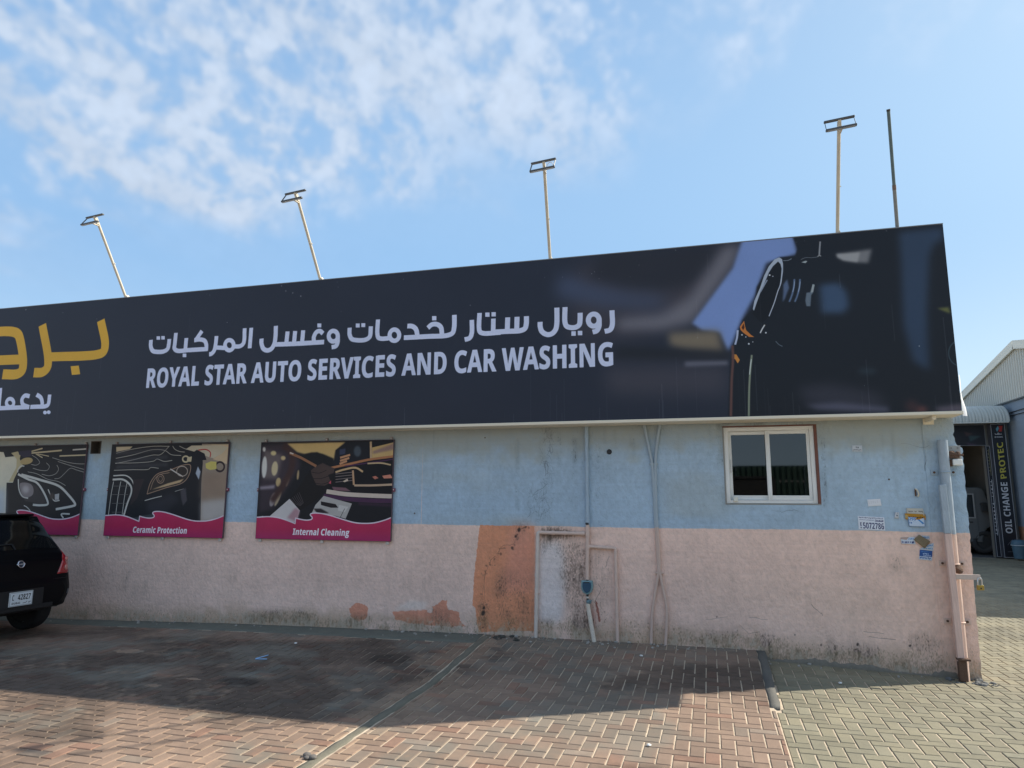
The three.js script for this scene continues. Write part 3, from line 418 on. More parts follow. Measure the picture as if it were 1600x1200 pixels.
  A.poly([[1200, 590], [1222, 600], [1205, 700], [1180, 730], [1170, 870], [1120, 870], [1105, 800], [1120, 700], [1165, 695]], 'rgb(98,110,122)', { blur: 4 }); A.poly([[1195, 595], [1222, 600], [1203, 690], [1175, 700]], 'rgb(150,158,160)');
  A.line([[830, 300], [890, 295], [935, 275]], 8, 'rgb(130,140,150)'); A.line([[1050, 285], [1110, 262], [1190, 262], [1270, 250]], 6, 'rgb(120,126,132)'); A.poly([[1055, 320], [1110, 300], [1132, 305], [1110, 330]], 'rgb(160,168,170)'); A.line([[1292, 60], [1285, 150], [1280, 240]], 20, 'rgb(140,142,146)', { curve: false }); A.line([[1258, 245], [1290, 235], [1302, 245]], 12, 'rgb(150,150,152)');
  A.blob(660, 480, 12, 9, 'rgb(210,215,220)'); A.blob(700, 495, 9, 7, 'rgb(170,175,185)'); A.line([[600, 1100], [570, 1150], [545, 1200]], 14, 'rgb(170,165,150)');
  A.zoom(1120, 500, 7.5);
  A.poly([[270, 80], [320, 10], [330, 70], [345, 120], [400, 175], [440, 200], [380, 200], [310, 150], [280, 120]], 'rgb(196,118,52)'); A.poly([[290, 90], [315, 40], [325, 90], [310, 120]], 'rgb(70,36,20)'); A.poly([[180, 400], [230, 405], [270, 470], [245, 510], [215, 460], [175, 450]], 'rgb(198,130,58)');
  A.line([[185, 300], [190, 450], [175, 700], [165, 1130]], 30, 'rgb(96,66,60)', { blur: 5 }); A.line([[410, 410], [395, 560], [380, 800], [375, 1130]], 22, 'rgb(134,142,120)', { blur: 4 }); A.line([[405, 460], [392, 560], [384, 640]], 10, 'rgb(196,204,200)'); A.line([[245, 120], [238, 200], [215, 290]], 22, 'rgb(172,182,206)');
  A.line([[560, 60], [530, 110], [508, 155]], 14, 'rgb(196,198,200)'); for (const [x, y, r] of [[575, 150, 10], [375, 280, 11], [295, 175, 9], [340, 200, 7], [422, 258, 6]]) A.blob(x, y, r, r, 'rgb(196,200,204)'); A.line([[690, 250], [730, 290], [770, 310]], 9, 'rgb(92,102,112)');
  // ---- lettering
  const P = (list, wd, col = LETTER) => list.forEach((p) => A.line(p, wd, col));
  A.zoom(220, 500, 8);
  P([[[127, 248], [125, 330], [148, 383], [200, 398], [290, 391], [335, 360], [350, 300], [357, 236]], [[440, 160], [425, 300], [420, 352], [452, 383], [600, 376], [838, 362]], [[570, 225], [556, 378]], [[766, 136], [685, 255]], [[668, 252], [750, 244], [800, 262], [820, 312], [818, 386]], [[948, 200], [936, 310], [915, 388], [880, 424], [855, 428]], [[930, 344], [1050, 350]], [[1170, 332], [1245, 326], [1285, 290], [1300, 103]], [[1383, 97], [1362, 354]]], 50);
  A.ring(1108, 315, 54, 64, 50, LETTER); A.square(219, 225, 44, LETTER); A.square(278, 222, 44, LETTER); A.square(547, 442, 46, LETTER);
  A.zoom(400, 480, 8);
  P([[[71, 392], [70, 450], [93, 518], [140, 540], [190, 522], [228, 460], [243, 380], [250, 233]], [[230, 466], [500, 456], [852, 435]], [[395, 303], [380, 445]], [[490, 297], [475, 448]], [[590, 289], [576, 445]], [[724, 440], [724, 370], [758, 310], [800, 298], [838, 330]], [[1023, 360], [1020, 440], [998, 486], [945, 500]], [[1170, 256], [1170, 340], [1194, 394], [1250, 411], [1370, 405], [1420, 370], [1436, 238]], [[1525, 153], [1517, 330], [1530, 380], [1570, 394], [1660, 388]]], 54);
  A.ring(966, 362, 57, 66, 54, LETTER); A.square(792, 228, 50, LETTER); A.square(1272, 228, 50, LETTER); A.square(1341, 224, 50, LETTER);
  A.zoom(580, 480, 8);
  P([[[452, 236], [510, 238], [555, 270], [575, 340], [573, 374]], [[408, 382], [700, 366], [960, 350], [1018, 320], [1037, 250], [1040, 96]], [[708, 260], [758, 218], [820, 214], [870, 250], [886, 352]], [[1258, 159], [1256, 330], [1230, 385], [1168, 406]], [[1355, 72], [1348, 260], [1360, 308], [1400, 326], [1620, 316]], [[1528, 143], [1524, 318]]], 58);
  A.ring(290, 350, 60, 70, 54, LETTER); A.square(788, 138, 54, LETTER); A.square(1453, 94, 54, LETTER); A.square(1531, 89, 54, LETTER);
  A.zoom(770, 470, 8);
  P([[[-20, 392], [200, 382], [350, 372], [402, 346], [419, 290], [421, 193]], [[187, 208], [181, 380]], [[304, 201], [299, 376]], [[592, 264], [593, 322], [615, 385], [682, 423], [742, 410], [785, 360], [800, 290], [801, 86]], [[903, 79], [903, 270], [924, 318], [980, 336], [1040, 330], [1080, 300], [1091, 240], [1092, 150]], [[1330, 240], [1328, 320], [1300, 375], [1248, 392]], [[1490, 119], [1492, 310], [1465, 364], [1398, 384]]], 63);
  A.ring(1262, 242, 68, 76, 63, LETTER); A.square(1010, 410, 56, LETTER); A.square(1091, 404, 56, LETTER);
  A.zoom(0, 490, 7.06);
  P([[[1113, 74], [1160, 340], [1140, 420], [1075, 450], [540, 478]], [[468, 124], [530, 500], [520, 596], [470, 644], [372, 651]], [[-260, 215], [140, 200], [198, 228], [220, 280], [255, 540], [240, 630], [190, 665], [28, 669]], [[-260, 525], [222, 505]]], 91, GOLD);
  A.poly([[778, 580], [868, 573], [885, 668], [792, 677]], GOLD);
  P([[[549, 893], [530, 1005], [500, 1022], [400, 1027], [335, 1030]], [[404, 893], [452, 930], [466, 1000], [452, 1024]], [[328, 912], [275, 905], [244, 945], [252, 1000], [320, 1032]], [[325, 1031], [-10, 1044]], [[6, 820], [-12, 1040]]], 42); A.ring(112, 985, 40, 46, 38, LETTER); A.blob(497, 1091, 21, 21, LETTER); A.blob(538, 1088, 21, 21, LETTER);
  // English line
  const l = onWall(226.5, 604.5, SZ), r = onWall(961, 572.5, SZ), cap = (onWall(958, 536.5, SZ).y - r.y + onWall(230, 575, SZ).y - l.y) / 2;
  fitText(ctx, 'ROYAL STAR AUTO SERVICES AND CAR WASHING', (l.x - x0) * ppm, (S_TOP - (l.y + r.y) / 2) * ppm, (r.x - l.x) * ppm, cap * ppm, 'heavy', LETTER);
  // streaks left by rain and a few scuffs
  const rnd = rng(x0 > -10 ? 3 : 8); for (let k = 0; k < 46; k++) { const x = rnd() * w, len = (0.1 + rnd() * rnd() * 0.9) * ppm, top = rnd() < 0.7 ? h - len : rnd() * h; ctx.fillStyle = `rgba(190,188,196,${0.03 + rnd() * 0.12})`; ctx.fillRect(x, top, Math.max(1, (0.003 + rnd() * 0.006) * ppm), len); }
  for (let k = 0; k < 26; k++) { ctx.fillStyle = `rgba(205,205,205,${0.15 + rnd() * 0.4})`; ctx.fillRect(rnd() * w, rnd() * h * (rnd() < 0.6 ? 0.15 : 1), 1 + rnd() * 3, 1 + rnd() * 4); }
  const im = ctx.getImageData(0, 0, w, h), D = im.data; for (let j = 0; j < h; j++) for (let i = 0; i < w; i++) { const o = (j * w + i) * 4, x = x0 + i / ppm, y = j / ppm, k = 1 + 0.10 * (fbm(x * 1.4, y * 1.4, 4) - 0.5) + 0.05 * (hash2(i, j) - 0.5); for (let q = 0; q < 3; q++) D[o + q] = clamp(D[o + q] * k, 0, 255); } ctx.putImageData(im, 0, 0);
  return canvasTex(c);
}
const signRough = rep(SMUDGE, 3.1);
{
  const sign = thing('signboard', 'long black printed signboard along the roof edge with lettering and a pouring oil bottle', 'sign');
  const seams = [];
  for (const [a, b, w] of [[S_L, S_M, 2048], [S_M, S_R, 2048]]) {
    const g = new THREE.PlaneGeometry(b - a, S_TOP - S_BOT, 60, 12), p = g.attributes.position;   // a stretched sheet, never quite flat
    for (let i = 0; i < p.count; i++) { const x = p.getX(i) + (a + b) / 2, y = p.getY(i), e = Math.min(1, (S_TOP - S_BOT) / 2 - Math.abs(y)); p.setZ(i, (fbm(x * 0.9, y * 0.9 + 7, 2) - 0.5) * 0.012 * e); }
    g.computeVertexNormals(); g.translate((a + b) / 2, (S_TOP + S_BOT) / 2, SZ + 0.002);
    mesh('printed_panel', g, new THREE.MeshPhysicalMaterial({ map: signArt(a, b, w), roughness: 0.42, specularIntensity: 0.6 }), sign);
  }
  const cream = mat(0.84, 0.76, 0.60, 0.6, { map: rep(SMUDGE, 1.3) }), steel = mat(0.40, 0.38, 0.34, 0.6, { map: rep(SMUDGE, 0.8) });
  mesh('casing', box2(S_L, S_R, S_BOT + 0.002, S_TOP, 0.035, SZ - 0.012), mat(0.55, 0.55, 0.56, 0.55, { map: rep(SMUDGE, 1.9) }), sign);
  mesh('bottom_trim', [box2(S_L, S_R + 0.012, S_BOT - 0.034, S_BOT, 0.035, SZ + 0.010, 0.004)], cream, sign);
  mesh('top_trim', [box2(S_L, S_R + 0.003, S_TOP + 0.001, S_TOP + 0.012, 0.033, SZ + 0.006, 0.003)], mat(0.16, 0.17, 0.19, 0.5), sign);
  for (let x = -13.5; x < 2.4; x += 1.6) mesh('brace', [beam([x, 4.45, 0.03], [x, 2.96, -1.1], 0.04, 0.04), beam([x, 4.5, 0.014], [x, 2.96, 0.014], 0.04, 0.036)], steel, sign);
  { // torn end of the sheet curling round the lower corner
    const p = [], ix = [], N = 10; for (let i = 0; i <= N; i++) { const t = i / N, y = S_BOT - 0.05 + 0.42 * t, wv = 0.018 * Math.sin(t * 9) + 0.02 * (1 - t); for (let k = 0; k < 4; k++) { const q = k / 3; p.push(S_R + 0.006 + Math.sin(q * 1.6) * (0.016 + 0.03 * (1 - t) * (1 - t)) + wv * q * 0.4, y, SZ - 0.002 - q * 0.05); } }
    for (let i = 0; i < N; i++) for (let k = 0; k < 3; k++) { const a = i * 4 + k; ix.push(a, a + 1, a + 4, a + 4, a + 1, a + 5); }
    const g = new THREE.BufferGeometry(); g.setAttribute('position', new THREE.Float32BufferAttribute(p, 3)); g.setIndex(ix); g.computeVertexNormals(); const f = mesh('torn_sheet', g, mat(0.78, 0.78, 0.78, 0.6, { side: THREE.DoubleSide }), sign); f.userData.label = 'white torn end of the printed sheet';
  }
  mesh('bracket', [box2(2.215, 2.25, S_BOT - 0.075, S_BOT - 0.035, 0.02, 0.30), box2(2.2, 2.30, S_BOT - 0.10, S_BOT - 0.036, 0.011, 0.03)], cream, sign);
}
// floodlights on leaning poles, and one bare pole
{
  const cream = mat(0.62, 0.55, 0.43, 0.5, { map: rep(SMUDGE, 0.4) }), dark = mat(0.07, 0.075, 0.08, 0.5), lens = mat(0.30, 0.32, 0.34, 0.15);
  const spots = [[200, 464, 'cream floodlight pole over the gold lettering of the signboard'], [503, 438, 'cream floodlight pole over the white lettering of the signboard, between two others'], [860, 409, 'cream floodlight pole with a loop of wire at its lamp, over the white lettering'], [1308, 368, 'tall cream floodlight pole over the printed oil bottle, beside a bare pole']];
  const tops = [[150, 340], [463, 303], [850, 255], [1311, 190]];
  spots.forEach(([bx, by, label], i) => {
    const b = onWall(bx, by, 0.2), t = onWall(...tops[i], 0.8), g = thing('floodlight', label, 'floodlight', [b.x, 4.59, 0.2], 0, 'floodlights along the top of the signboard');
    const T = [t.x - b.x, t.y - 4.59, 0.6]; const L = (q) => T.map((v) => v * q);
    mesh('pole', [rod([0, -0.02, 0], L(1), 0.019, 12), rod(L(0.45), L(0.452).map((v, k) => v + (k === 0 ? 0.03 : 0)), 0.006, 8)], cream, g);
    mesh('base_plate', [rbox(0.11, 0.012, 0.11, 0.0, 0.004, 0, 0.003), beam([0.05, 0.005, 0], [0.012, 0.07, 0.03], 0.008, 0.05)], cream, g);
    const h = new THREE.Group(); h.name = 'lamp_head'; h.position.set(...T); h.rotation.z = 0.09; g.add(h); const w = 0.15;
    mesh('upper_housing', [rbox(2 * w, 0.019, 0.036, 0, 0.014, 0.02, 0.005)], dark, h); mesh('lower_housing', [rbox(2 * w, 0.021, 0.038, -0.012, -0.118, 0.090, 0.005)], dark, h); mesh('lens', box(2 * w - 0.03, 0.004, 0.028, -0.012, -0.130, 0.090), lens, h);
    mesh('bracket', beam([-w + 0.008, 0.0, 0.02], [-w - 0.004, -0.1, 0.088], 0.006, 0.014), dark, h); if (i > 1) mesh('bracket', beam([w - 0.008, 0.0, 0.02], [w - 0.02, -0.1, 0.088], 0.006, 0.014), dark, h); mesh('arm', beam([0, -0.09, -0.03], [0, 0.005, 0.03], 0.03, 0.03), cream, h); mesh('stay', beam([0.0, -0.105, -0.05], [0.0, -0.112, 0.08], 0.02, 0.012), cream, h);
    if (i === 2) mesh('wire_loop', tube([[0.04, -0.09, 0.07], [0.06, -0.05, 0.07], [0.10, -0.05, 0.08], [0.12, -0.09, 0.08], [0.10, -0.105, 0.07]], 0.004, 20, 6), mat(0.7, 0.7, 0.68, 0.6), h);
  });
  const b = onWall(1402, 357, 0.2), t = onWall(1388, 171, 0.8), g = thing('bare_pole', 'bare teal and grey pole without a lamp at the end of the signboard', 'pole', [b.x, 4.59, 0.2]), T = [t.x - b.x, t.y - 4.59, 0.6], L = (q) => T.map((v) => v * q);
  const up = mesh('upper_tube', [rod(L(0.37), L(1), 0.0165, 14)], mat(0.10, 0.155, 0.17, 0.55, { map: rep(SMUDGE, 0.3) }), g); mesh('end_cap', rod(L(0.985), L(1.002), 0.0185, 14), mat(0.03, 0.035, 0.04, 0.5), up); mesh('lower_tube', rod([0, -0.02, 0], L(0.37), 0.0185, 14), mat(0.23, 0.24, 0.235, 0.6, { map: rep(SMUDGE, 0.3) }), g); mesh('joint', rod(L(0.355), L(0.395), 0.0195, 14), mat(0.17, 0.12, 0.10, 0.8), g); mesh('base_plate', rbox(0.1, 0.012, 0.1, 0, 0.004, 0, 0.003), mat(0.23, 0.24, 0.235, 0.6), g);
}

// ------------------------------------------------------------------ posters on the wall
const PZ = 0.045;
function poster(name, label, x0, x1, y0, y1, draw, text, tx) {
  const W = 1024, ppm = W / (x1 - x0), Hh = Math.round((y1 - y0) * ppm), c = canvas(W, Hh), ctx = c.getContext('2d'), A = artist(ctx, PZ, x0, y1, ppm), rnd = rng(x0 * 100);
  ctx.fillStyle = 'rgb(26,26,32)'; ctx.fillRect(0, 0, W, Hh); draw(A, ctx, W, Hh);
  // the printed band along the bottom
  const wave = [[0.018, 0.783], [0.09, 0.773], [0.17, 0.783], [0.24, 0.812], [0.300, 0.842], [0.302, 0.787], [0.37, 0.808], [0.42, 0.803], [0.432, 0.78], [0.405, 0.75], [0.43, 0.732], [0.50, 0.736], [0.58, 0.762], [0.66, 0.796], [0.74, 0.826], [0.81, 0.832], [0.88, 0.826], [0.95, 0.80], [1.01, 0.765]];
  const path = () => { ctx.beginPath(); ctx.moveTo(-5, wave[0][1] * Hh); wave.forEach(([u, v], i) => { if (i === 0 || i === 5) ctx.lineTo(u * W, v * Hh); else { const p = wave[i - 1]; ctx.quadraticCurveTo(p[0] * W, p[1] * Hh, (p[0] + u) / 2 * W, (p[1] + v) / 2 * Hh); if (i === 4 || i === wave.length - 1) ctx.lineTo(u * W, v * Hh); } }); };
  path(); ctx.lineTo(W + 5, Hh + 5); ctx.lineTo(-5, Hh + 5); ctx.closePath(); const gr = ctx.createLinearGradient(0, 0.74 * Hh, 0, Hh); gr.addColorStop(0, 'rgb(190,46,88)'); gr.addColorStop(0.6, 'rgb(182,44,84)'); gr.addColorStop(1, 'rgb(168,46,98)'); ctx.fillStyle = gr; ctx.fill(); path(); ctx.strokeStyle = 'rgb(222,206,214)'; ctx.lineWidth = 8; ctx.stroke();
  if (text) fitText(ctx, text, tx[0] * W, tx[1] * Hh, tx[2] * W, 0.062 * Hh, 'heavy', 'rgb(238,232,236)', 0.09);
  const im = ctx.getImageData(0, 0, W, Hh), D = im.data; for (let j = 0; j < Hh; j++) for (let i = 0; i < W; i++) { const o = (j * W + i) * 4, k = 1 + 0.08 * (fbm(i / 90, j / 90, 3) - 0.5) + 0.10 * (hash2(i, j) - 0.5), d = 3 * fbm(i / 40, j / 40, 3); for (let q = 0; q < 3; q++) D[o + q] = clamp(D[o + q] * k + d, 0, 255); } ctx.putImageData(im, 0, 0);
  const g = thing(name, label, 'poster', [(x0 + x1) / 2, y0, 0.002], 0, 'framed posters on the shop wall'), w = x1 - x0, h = y1 - y0, frame = mat(0.10, 0.06, 0.075, 0.5), tab = mat(0.34, 0.28, 0.25, 0.6, { map: rep(SMUDGE, 0.2) }), pale = mat(0.74, 0.68, 0.62, 0.5, { map: rep(SMUDGE, 0.2) }), red = mat(0.22, 0.05, 0.09, 0.5);
  mesh('backing', rbox(w, h, 0.026, 0, h / 2, 0.028, 0.004), frame, g);
  mesh('print', new THREE.PlaneGeometry(w - 0.012, h - 0.012).translate(0, h / 2, 0.043), new THREE.MeshPhysicalMaterial({ map: canvasTex(c), roughness: 0.45, specularIntensity: 0.45 }), g);
  const tabs = [[-w / 2 + 0.06, h + 0.014, 0], [0, h + 0.014, 0], [w / 2 - 0.05, h + 0.014, 0], [-w / 2 + 0.06, -0.018, 1], [0, -0.018, 1], [w / 2 - 0.06, -0.018, 1], [-w / 2 - 0.012, h * 0.5, 2], [w / 2 + 0.012, h * 0.5, 2]];
  for (const [x, y, k] of tabs) { const t = mesh('bracket', [k === 2 ? rbox(0.03, 0.045, 0.03, x, y, 0.016, 0.005) : rbox(0.042, 0.045, 0.024, x, y, 0.013, 0.008)], k ? (k === 1 ? pale : red) : tab, g); mesh('screw', cyl(0.007, 0.007, 0.004, 0, 0, 0, 12).rotateX(Math.PI / 2).translate(x, y - (k === 1 ? 0.006 : -0.004), k === 2 ? 0.033 : 0.027), mat(0.5, 0.48, 0.45, 0.35, { metalness: 0.8 }), t); }
  return g;
}
{
  const W_ = 'rgb(196,192,184)', CR = 'rgb(196,180,146)';
  poster('service_poster', 'framed poster of a twin-lens car headlight being polished, behind the parked black car', -10.86, -8.83, 1.165, 2.485, (A) => {
    A.zoom(0, 690, 7.5); const w2 = (p, w, c = W_) => A.line(p, w, c);
    A.poly([[-900, 60], [40, 120], [60, 180], [180, 168], [218, 262], [200, 330], [150, 480], [75, 480], [62, 860], [-900, 860]], 'rgb(208,200,178)'); A.poly([[-900, 600], [60, 560], [62, 860], [-900, 860]], 'rgb(190,194,198)', { blur: 30 });
    A.poly([[130, 130], [210, 110], [240, 160], [230, 200], [270, 280], [215, 330], [150, 470], [100, 470], [190, 300], [195, 200]], 'rgb(186,170,132)'); A.blob(310, 225, 75, 40, 'rgb(176,152,104)', 0, -0.2); A.poly([[215, 110], [368, 95], [368, 160], [290, 185], [225, 150]], 'rgb(46,42,62)');
    w2([[370, 130], [600, 110], [728, 98]], 16, CR); w2([[370, 110], [500, 75]], 14, CR); w2([[420, 140], [500, 185]], 10, CR); w2([[855, 92], [1045, 80]], 15); w2([[700, 165], [1035, 152]], 14, CR); w2([[440, 140], [575, 168]], 8, CR);
    for (const p of [[[375, 155], [440, 200], [465, 245], [430, 272], [365, 265]], [[545, 245], [580, 290], [560, 330], [480, 335], [385, 310]], [[668, 270], [688, 320], [660, 370], [580, 398], [490, 380]], [[615, 185], [800, 240], [930, 258], [1020, 258]], [[680, 230], [850, 285], [1010, 330]], [[640, 435], [700, 425], [760, 370], [830, 310], [900, 330], [1015, 365]], [[325, 352], [430, 375], [560, 440], [690, 470], [770, 515]]]) w2(p, 5, 'rgb(168,164,156)');
    w2([[205, 360], [215, 320], [245, 285], [285, 285]], 12); A.poly([[215, 430], [330, 470], [430, 520], [520, 640], [545, 720], [470, 735], [300, 700], [220, 600]], 'rgb(56,52,54)', { blur: 6 });
    w2([[210, 380], [330, 440], [430, 480], [510, 590], [562, 715], [560, 735], [480, 748], [385, 742]], 22); w2([[250, 385], [480, 450], [690, 520], [790, 610], [885, 742], [860, 755], [740, 780], [655, 795]], 24); w2([[213, 440], [222, 560], [260, 640], [330, 665]], 14);
    A.poly([[235, 490], [360, 498], [392, 555], [384, 620], [335, 652], [268, 640], [240, 575]], 'rgb(132,122,122)', { curve: true }); A.blob(300, 560, 40, 45, 'rgb(176,166,164)', 14); w2([[565, 560], [600, 640], [640, 695], [700, 690]], 12); A.poly([[642, 620], [696, 608], [692, 682], [644, 684]], 'rgb(176,172,170)'); A.blob(610, 640, 30, 40, 'rgb(70,60,56)', 10); w2([[280, 750], [320, 775], [355, 815]], 9); w2([[745, 900], [720, 855], [820, 850]], 16);
  }, 'h', [0.617, 0.955, 0.018]);
  poster('service_poster', 'framed poster of a black car with grille and slim headlight, captioned Ceramic Protection', -8.375, -6.368, 1.170, 2.478, (A) => {
    A.zoom(160, 680, 7.057); const w2 = (p, w, c = W_, o) => A.line(p, w, c, o);
    A.poly([[1100, 90], [1440, 90], [1370, 1000], [1085, 1000], [1085, 640], [1110, 300]], 'rgb(150,134,118)'); A.poly([[1100, 420], [1410, 400], [1375, 700], [1085, 700]], 'rgb(146,124,106)', { blur: 30 }); A.poly([[1085, 740], [1385, 700], [1365, 920], [1085, 960]], 'rgb(180,172,166)', { blur: 25 }); A.poly([[1200, 100], [1400, 100], [1385, 320], [1220, 260], [1330, 180]], 'rgb(206,180,146)', { blur: 4 });
    A.poly([[920, 150], [985, 110], [1320, 105], [1390, 130], [1320, 200], [1230, 250], [1180, 240], [1060, 190]], 'rgb(196,184,160)'); A.line([[1060, 160], [1150, 155], [1195, 190], [1190, 240]], 12, 'rgb(176,62,62)'); A.poly([[980, 200], [1045, 155], [1130, 200], [1150, 270], [1060, 275], [1000, 250]], 'rgb(20,20,28)'); A.ring(920, 260, 34, 32, 16, CR); A.poly([[940, 240], [990, 230], [980, 290], [930, 290]], CR);
    A.ring(1300, 345, 48, 52, 20, 'rgb(52,38,42)'); A.poly([[1140, 310], [1200, 285], [1260, 290], [1262, 370], [1190, 382], [1145, 360]], 'rgb(206,190,104)'); A.poly([[1395, 95], [1448, 92], [1430, 330], [1378, 325]], 'rgb(30,26,30)');
    A.poly([[150, 125], [330, 120], [300, 150], [150, 180]], 'rgb(200,182,150)');
    for (const p of [[[150, 195], [330, 150], [560, 118], [740, 118]], [[145, 252], [330, 215], [560, 155], [690, 165], [760, 210], [870, 220]], [[140, 310], [330, 270], [560, 215], [640, 210], [735, 120]], [[140, 305], [400, 300], [570, 280], [600, 260], [680, 285], [770, 275]], [[125, 385], [330, 378], [510, 372], [530, 355], [620, 362]], [[775, 115], [800, 150], [850, 175], [910, 182]], [[850, 115], [900, 140], [940, 155]]]) w2(p, 6, 'rgb(176,170,158)', { curve: true });
    for (const [y0, y1] of [[200, 150], [285, 235], [350, 320]]) A.line([[150, y0], [420, (y0 + y1) / 2], [720, y1]], 34, 'rgba(90,88,92,0.45)', { blur: 12 });
    A.poly([[480, 740], [760, 640], [860, 700], [700, 860], [500, 860]], 'rgba(62,60,68,0.5)', { blur: 26 });
    w2([[118, 445], [260, 445], [320, 490], [345, 550]], 12); w2([[110, 488], [230, 490], [310, 560], [318, 620], [270, 760], [228, 905]], 19); for (const x of [0, 80, 152]) w2([[120 + x, 510], [95 + x, 640], [60 + x * 1.0, 900]], 7); for (const y of [560, 655, 752, 850]) w2([[100, y], [300 - (y - 560) * 0.2, y]], 4, 'rgb(110,106,104)');
    A.poly([[340, 490], [460, 480], [380, 700], [300, 780], [330, 640]], 'rgb(48,38,42)', { blur: 4 });
    A.poly([[490, 650], [530, 520], [600, 430], [720, 390], [900, 330], [970, 330], [950, 440], [880, 520], [700, 580]], 'rgb(52,44,40)'); A.line([[490, 650], [530, 520], [600, 430], [740, 385], [900, 325], [972, 330], [955, 440], [890, 520], [700, 580], [490, 650]], 8, 'rgb(160,130,108)'); A.line([[530, 600], [560, 510], [620, 440], [740, 410]], 7, 'rgb(150,124,104)'); A.poly([[540, 600], [720, 530], [900, 480], [860, 520], [700, 565]], 'rgb(190,160,122)', { blur: 3 }); A.ring(640, 480, 40, 48, 7, 'rgb(160,132,112)'); A.ring(640, 480, 22, 28, 5, 'rgb(160,132,112)'); A.line([[750, 370], [830, 420], [890, 455]], 11, 'rgb(200,192,184)'); A.ring(880, 395, 60, 55, 8, 'rgb(176,160,146)');
    w2([[465, 722], [560, 695], [655, 672]], 8); w2([[800, 620], [900, 590]], 4); A.poly([[860, 610], [920, 580], [935, 720], [890, 780], [870, 700]], 'rgb(70,66,72)', { blur: 6 }); A.poly([[1030, 420], [1055, 340], [1085, 400], [1065, 490]], 'rgb(170,178,190)', { blur: 3 }); w2([[1090, 480], [1085, 700], [1080, 930]], 8, 'rgb(60,58,62)'); A.poly([[320, 920], [430, 890], [560, 870], [590, 920], [420, 950]], 'rgb(60,66,70)', { blur: 5 });
  }, 'Ceramic Protection', [0.252, 0.963, 0.46]);
  poster('service_poster', 'framed poster of a gloved hand brushing a car dashboard, captioned Internal Cleaning', -5.858, -3.884, 1.176, 2.464, (A) => {
    A.zoom(395, 680, 6.957); const w2 = (p, w, c = W_, o) => A.line(p, w, c, o);
    A.poly([[90, 100], [360, 80], [480, 200], [520, 330], [380, 560], [220, 800], [60, 850]], 'rgb(58,48,56)', { blur: 20 }); A.poly([[120, 150], [320, 210], [300, 330], [260, 480], [110, 470]], 'rgb(104,92,92)', { blur: 18 });
    for (const [x, y, rx, ry, c, r] of [[222, 192, 30, 26, 'rgb(208,190,140)', 0], [328, 245, 26, 24, 'rgb(200,176,128)', 0], [235, 360, 34, 80, 'rgb(202,184,146)', 0.1], [122, 345, 28, 120, 'rgb(212,208,200)', 0.05], [275, 510, 28, 50, 'rgb(190,164,118)', 0.1], [490, 430, 12, 55, 'rgb(176,150,112)', 0.1], [270, 690, 18, 90, 'rgb(178,160,130)', 0.4], [120, 150, 16, 26, 'rgb(210,206,200)', 0], [376, 500, 12, 60, 'rgb(160,136,110)', 0.3], [215, 700, 30, 80, 'rgb(150,140,140)', 0.3]]) A.blob(x, y, rx, ry, c, 5, r);
    A.poly([[70, 560], [240, 540], [230, 580], [75, 590]], 'rgb(150,138,146)', { blur: 10 }); A.line([[330, 100], [420, 200], [420, 350], [330, 540], [200, 720]], 70, 'rgb(66,44,42)', { blur: 14 });
    A.poly([[370, 85], [1010, 70], [900, 160], [880, 270], [700, 180], [560, 200], [480, 180]], 'rgb(206,174,114)', { blur: 6 }); A.poly([[520, 220], [640, 185], [760, 200], [880, 250], [860, 340], [700, 330], [540, 330]], 'rgb(22,22,26)', { blur: 6 });
    A.poly([[900, 160], [1010, 80], [1280, 66], [1278, 250], [900, 330]], 'rgb(26,28,36)'); A.poly([[945, 150], [1010, 140], [1005, 200], [945, 210]], 'rgb(58,64,90)', { blur: 4 }); A.blob(1140, 170, 40, 60, 'rgb(70,80,90)', 8); for (const [x, y, w] of [[1005, 228, 110], [1000, 262, 100], [985, 295, 80]]) A.line([[x - w / 2, y + 14], [x + w / 2, y - 18]], 22, 'rgb(196,142,104)'); A.line([[1286, 65], [1288, 250]], 24, 'rgb(196,164,126)');
    A.poly([[1300, 130], [1550, 70], [1545, 230], [1300, 250]], 'rgb(200,168,112)'); A.poly([[1310, 170], [1545, 80], [1545, 150], [1310, 200]], 'rgb(150,122,112)', { blur: 8 });
    A.poly([[800, 370], [1540, 240], [1530, 650], [760, 620]], 'rgb(20,19,24)'); A.line([[810, 362], [1050, 310], [1280, 260], [1545, 225]], 24, 'rgb(176,118,80)'); A.line([[1000, 335], [1250, 300], [1500, 262], [1545, 250]], 12, 'rgb(76,42,76)');
    A.line([[900, 400], [1000, 370], [1120, 352], [1200, 395]], 20, 'rgb(198,164,122)'); A.line([[1090, 380], [1100, 540]], 22, 'rgb(190,150,116)'); A.line([[1105, 545], [1300, 545], [1530, 535]], 22, 'rgb(190,160,132)'); A.line([[1250, 305], [1400, 300], [1505, 320]], 16, 'rgb(196,168,130)'); for (const y of [400, 430, 460, 490]) A.line([[900, y + 20], [1085, y]], 8, 'rgb(120,106,104)'); A.poly([[980, 500], [1030, 470], [1040, 495], [1000, 510]], 'rgb(200,180,160)');
    A.poly([[1300, 450], [1340, 440], [1370, 465], [1330, 480]], 'rgb(190,116,98)'); A.poly([[1410, 440], [1500, 425], [1525, 465], [1430, 470]], 'rgb(204,130,108)'); A.poly([[860, 560], [1010, 570], [1070, 610], [880, 600]], 'rgb(120,86,94)', { blur: 3 });
    A.line([[800, 610], [1000, 640], [1250, 655], [1530, 665]], 44, 'rgb(206,188,172)'); A.line([[770, 660], [1000, 690], [1250, 710], [1530, 715]], 44, 'rgb(74,44,72)'); A.line([[1150, 745], [1530, 765]], 30, 'rgb(54,36,52)', { blur: 8 });
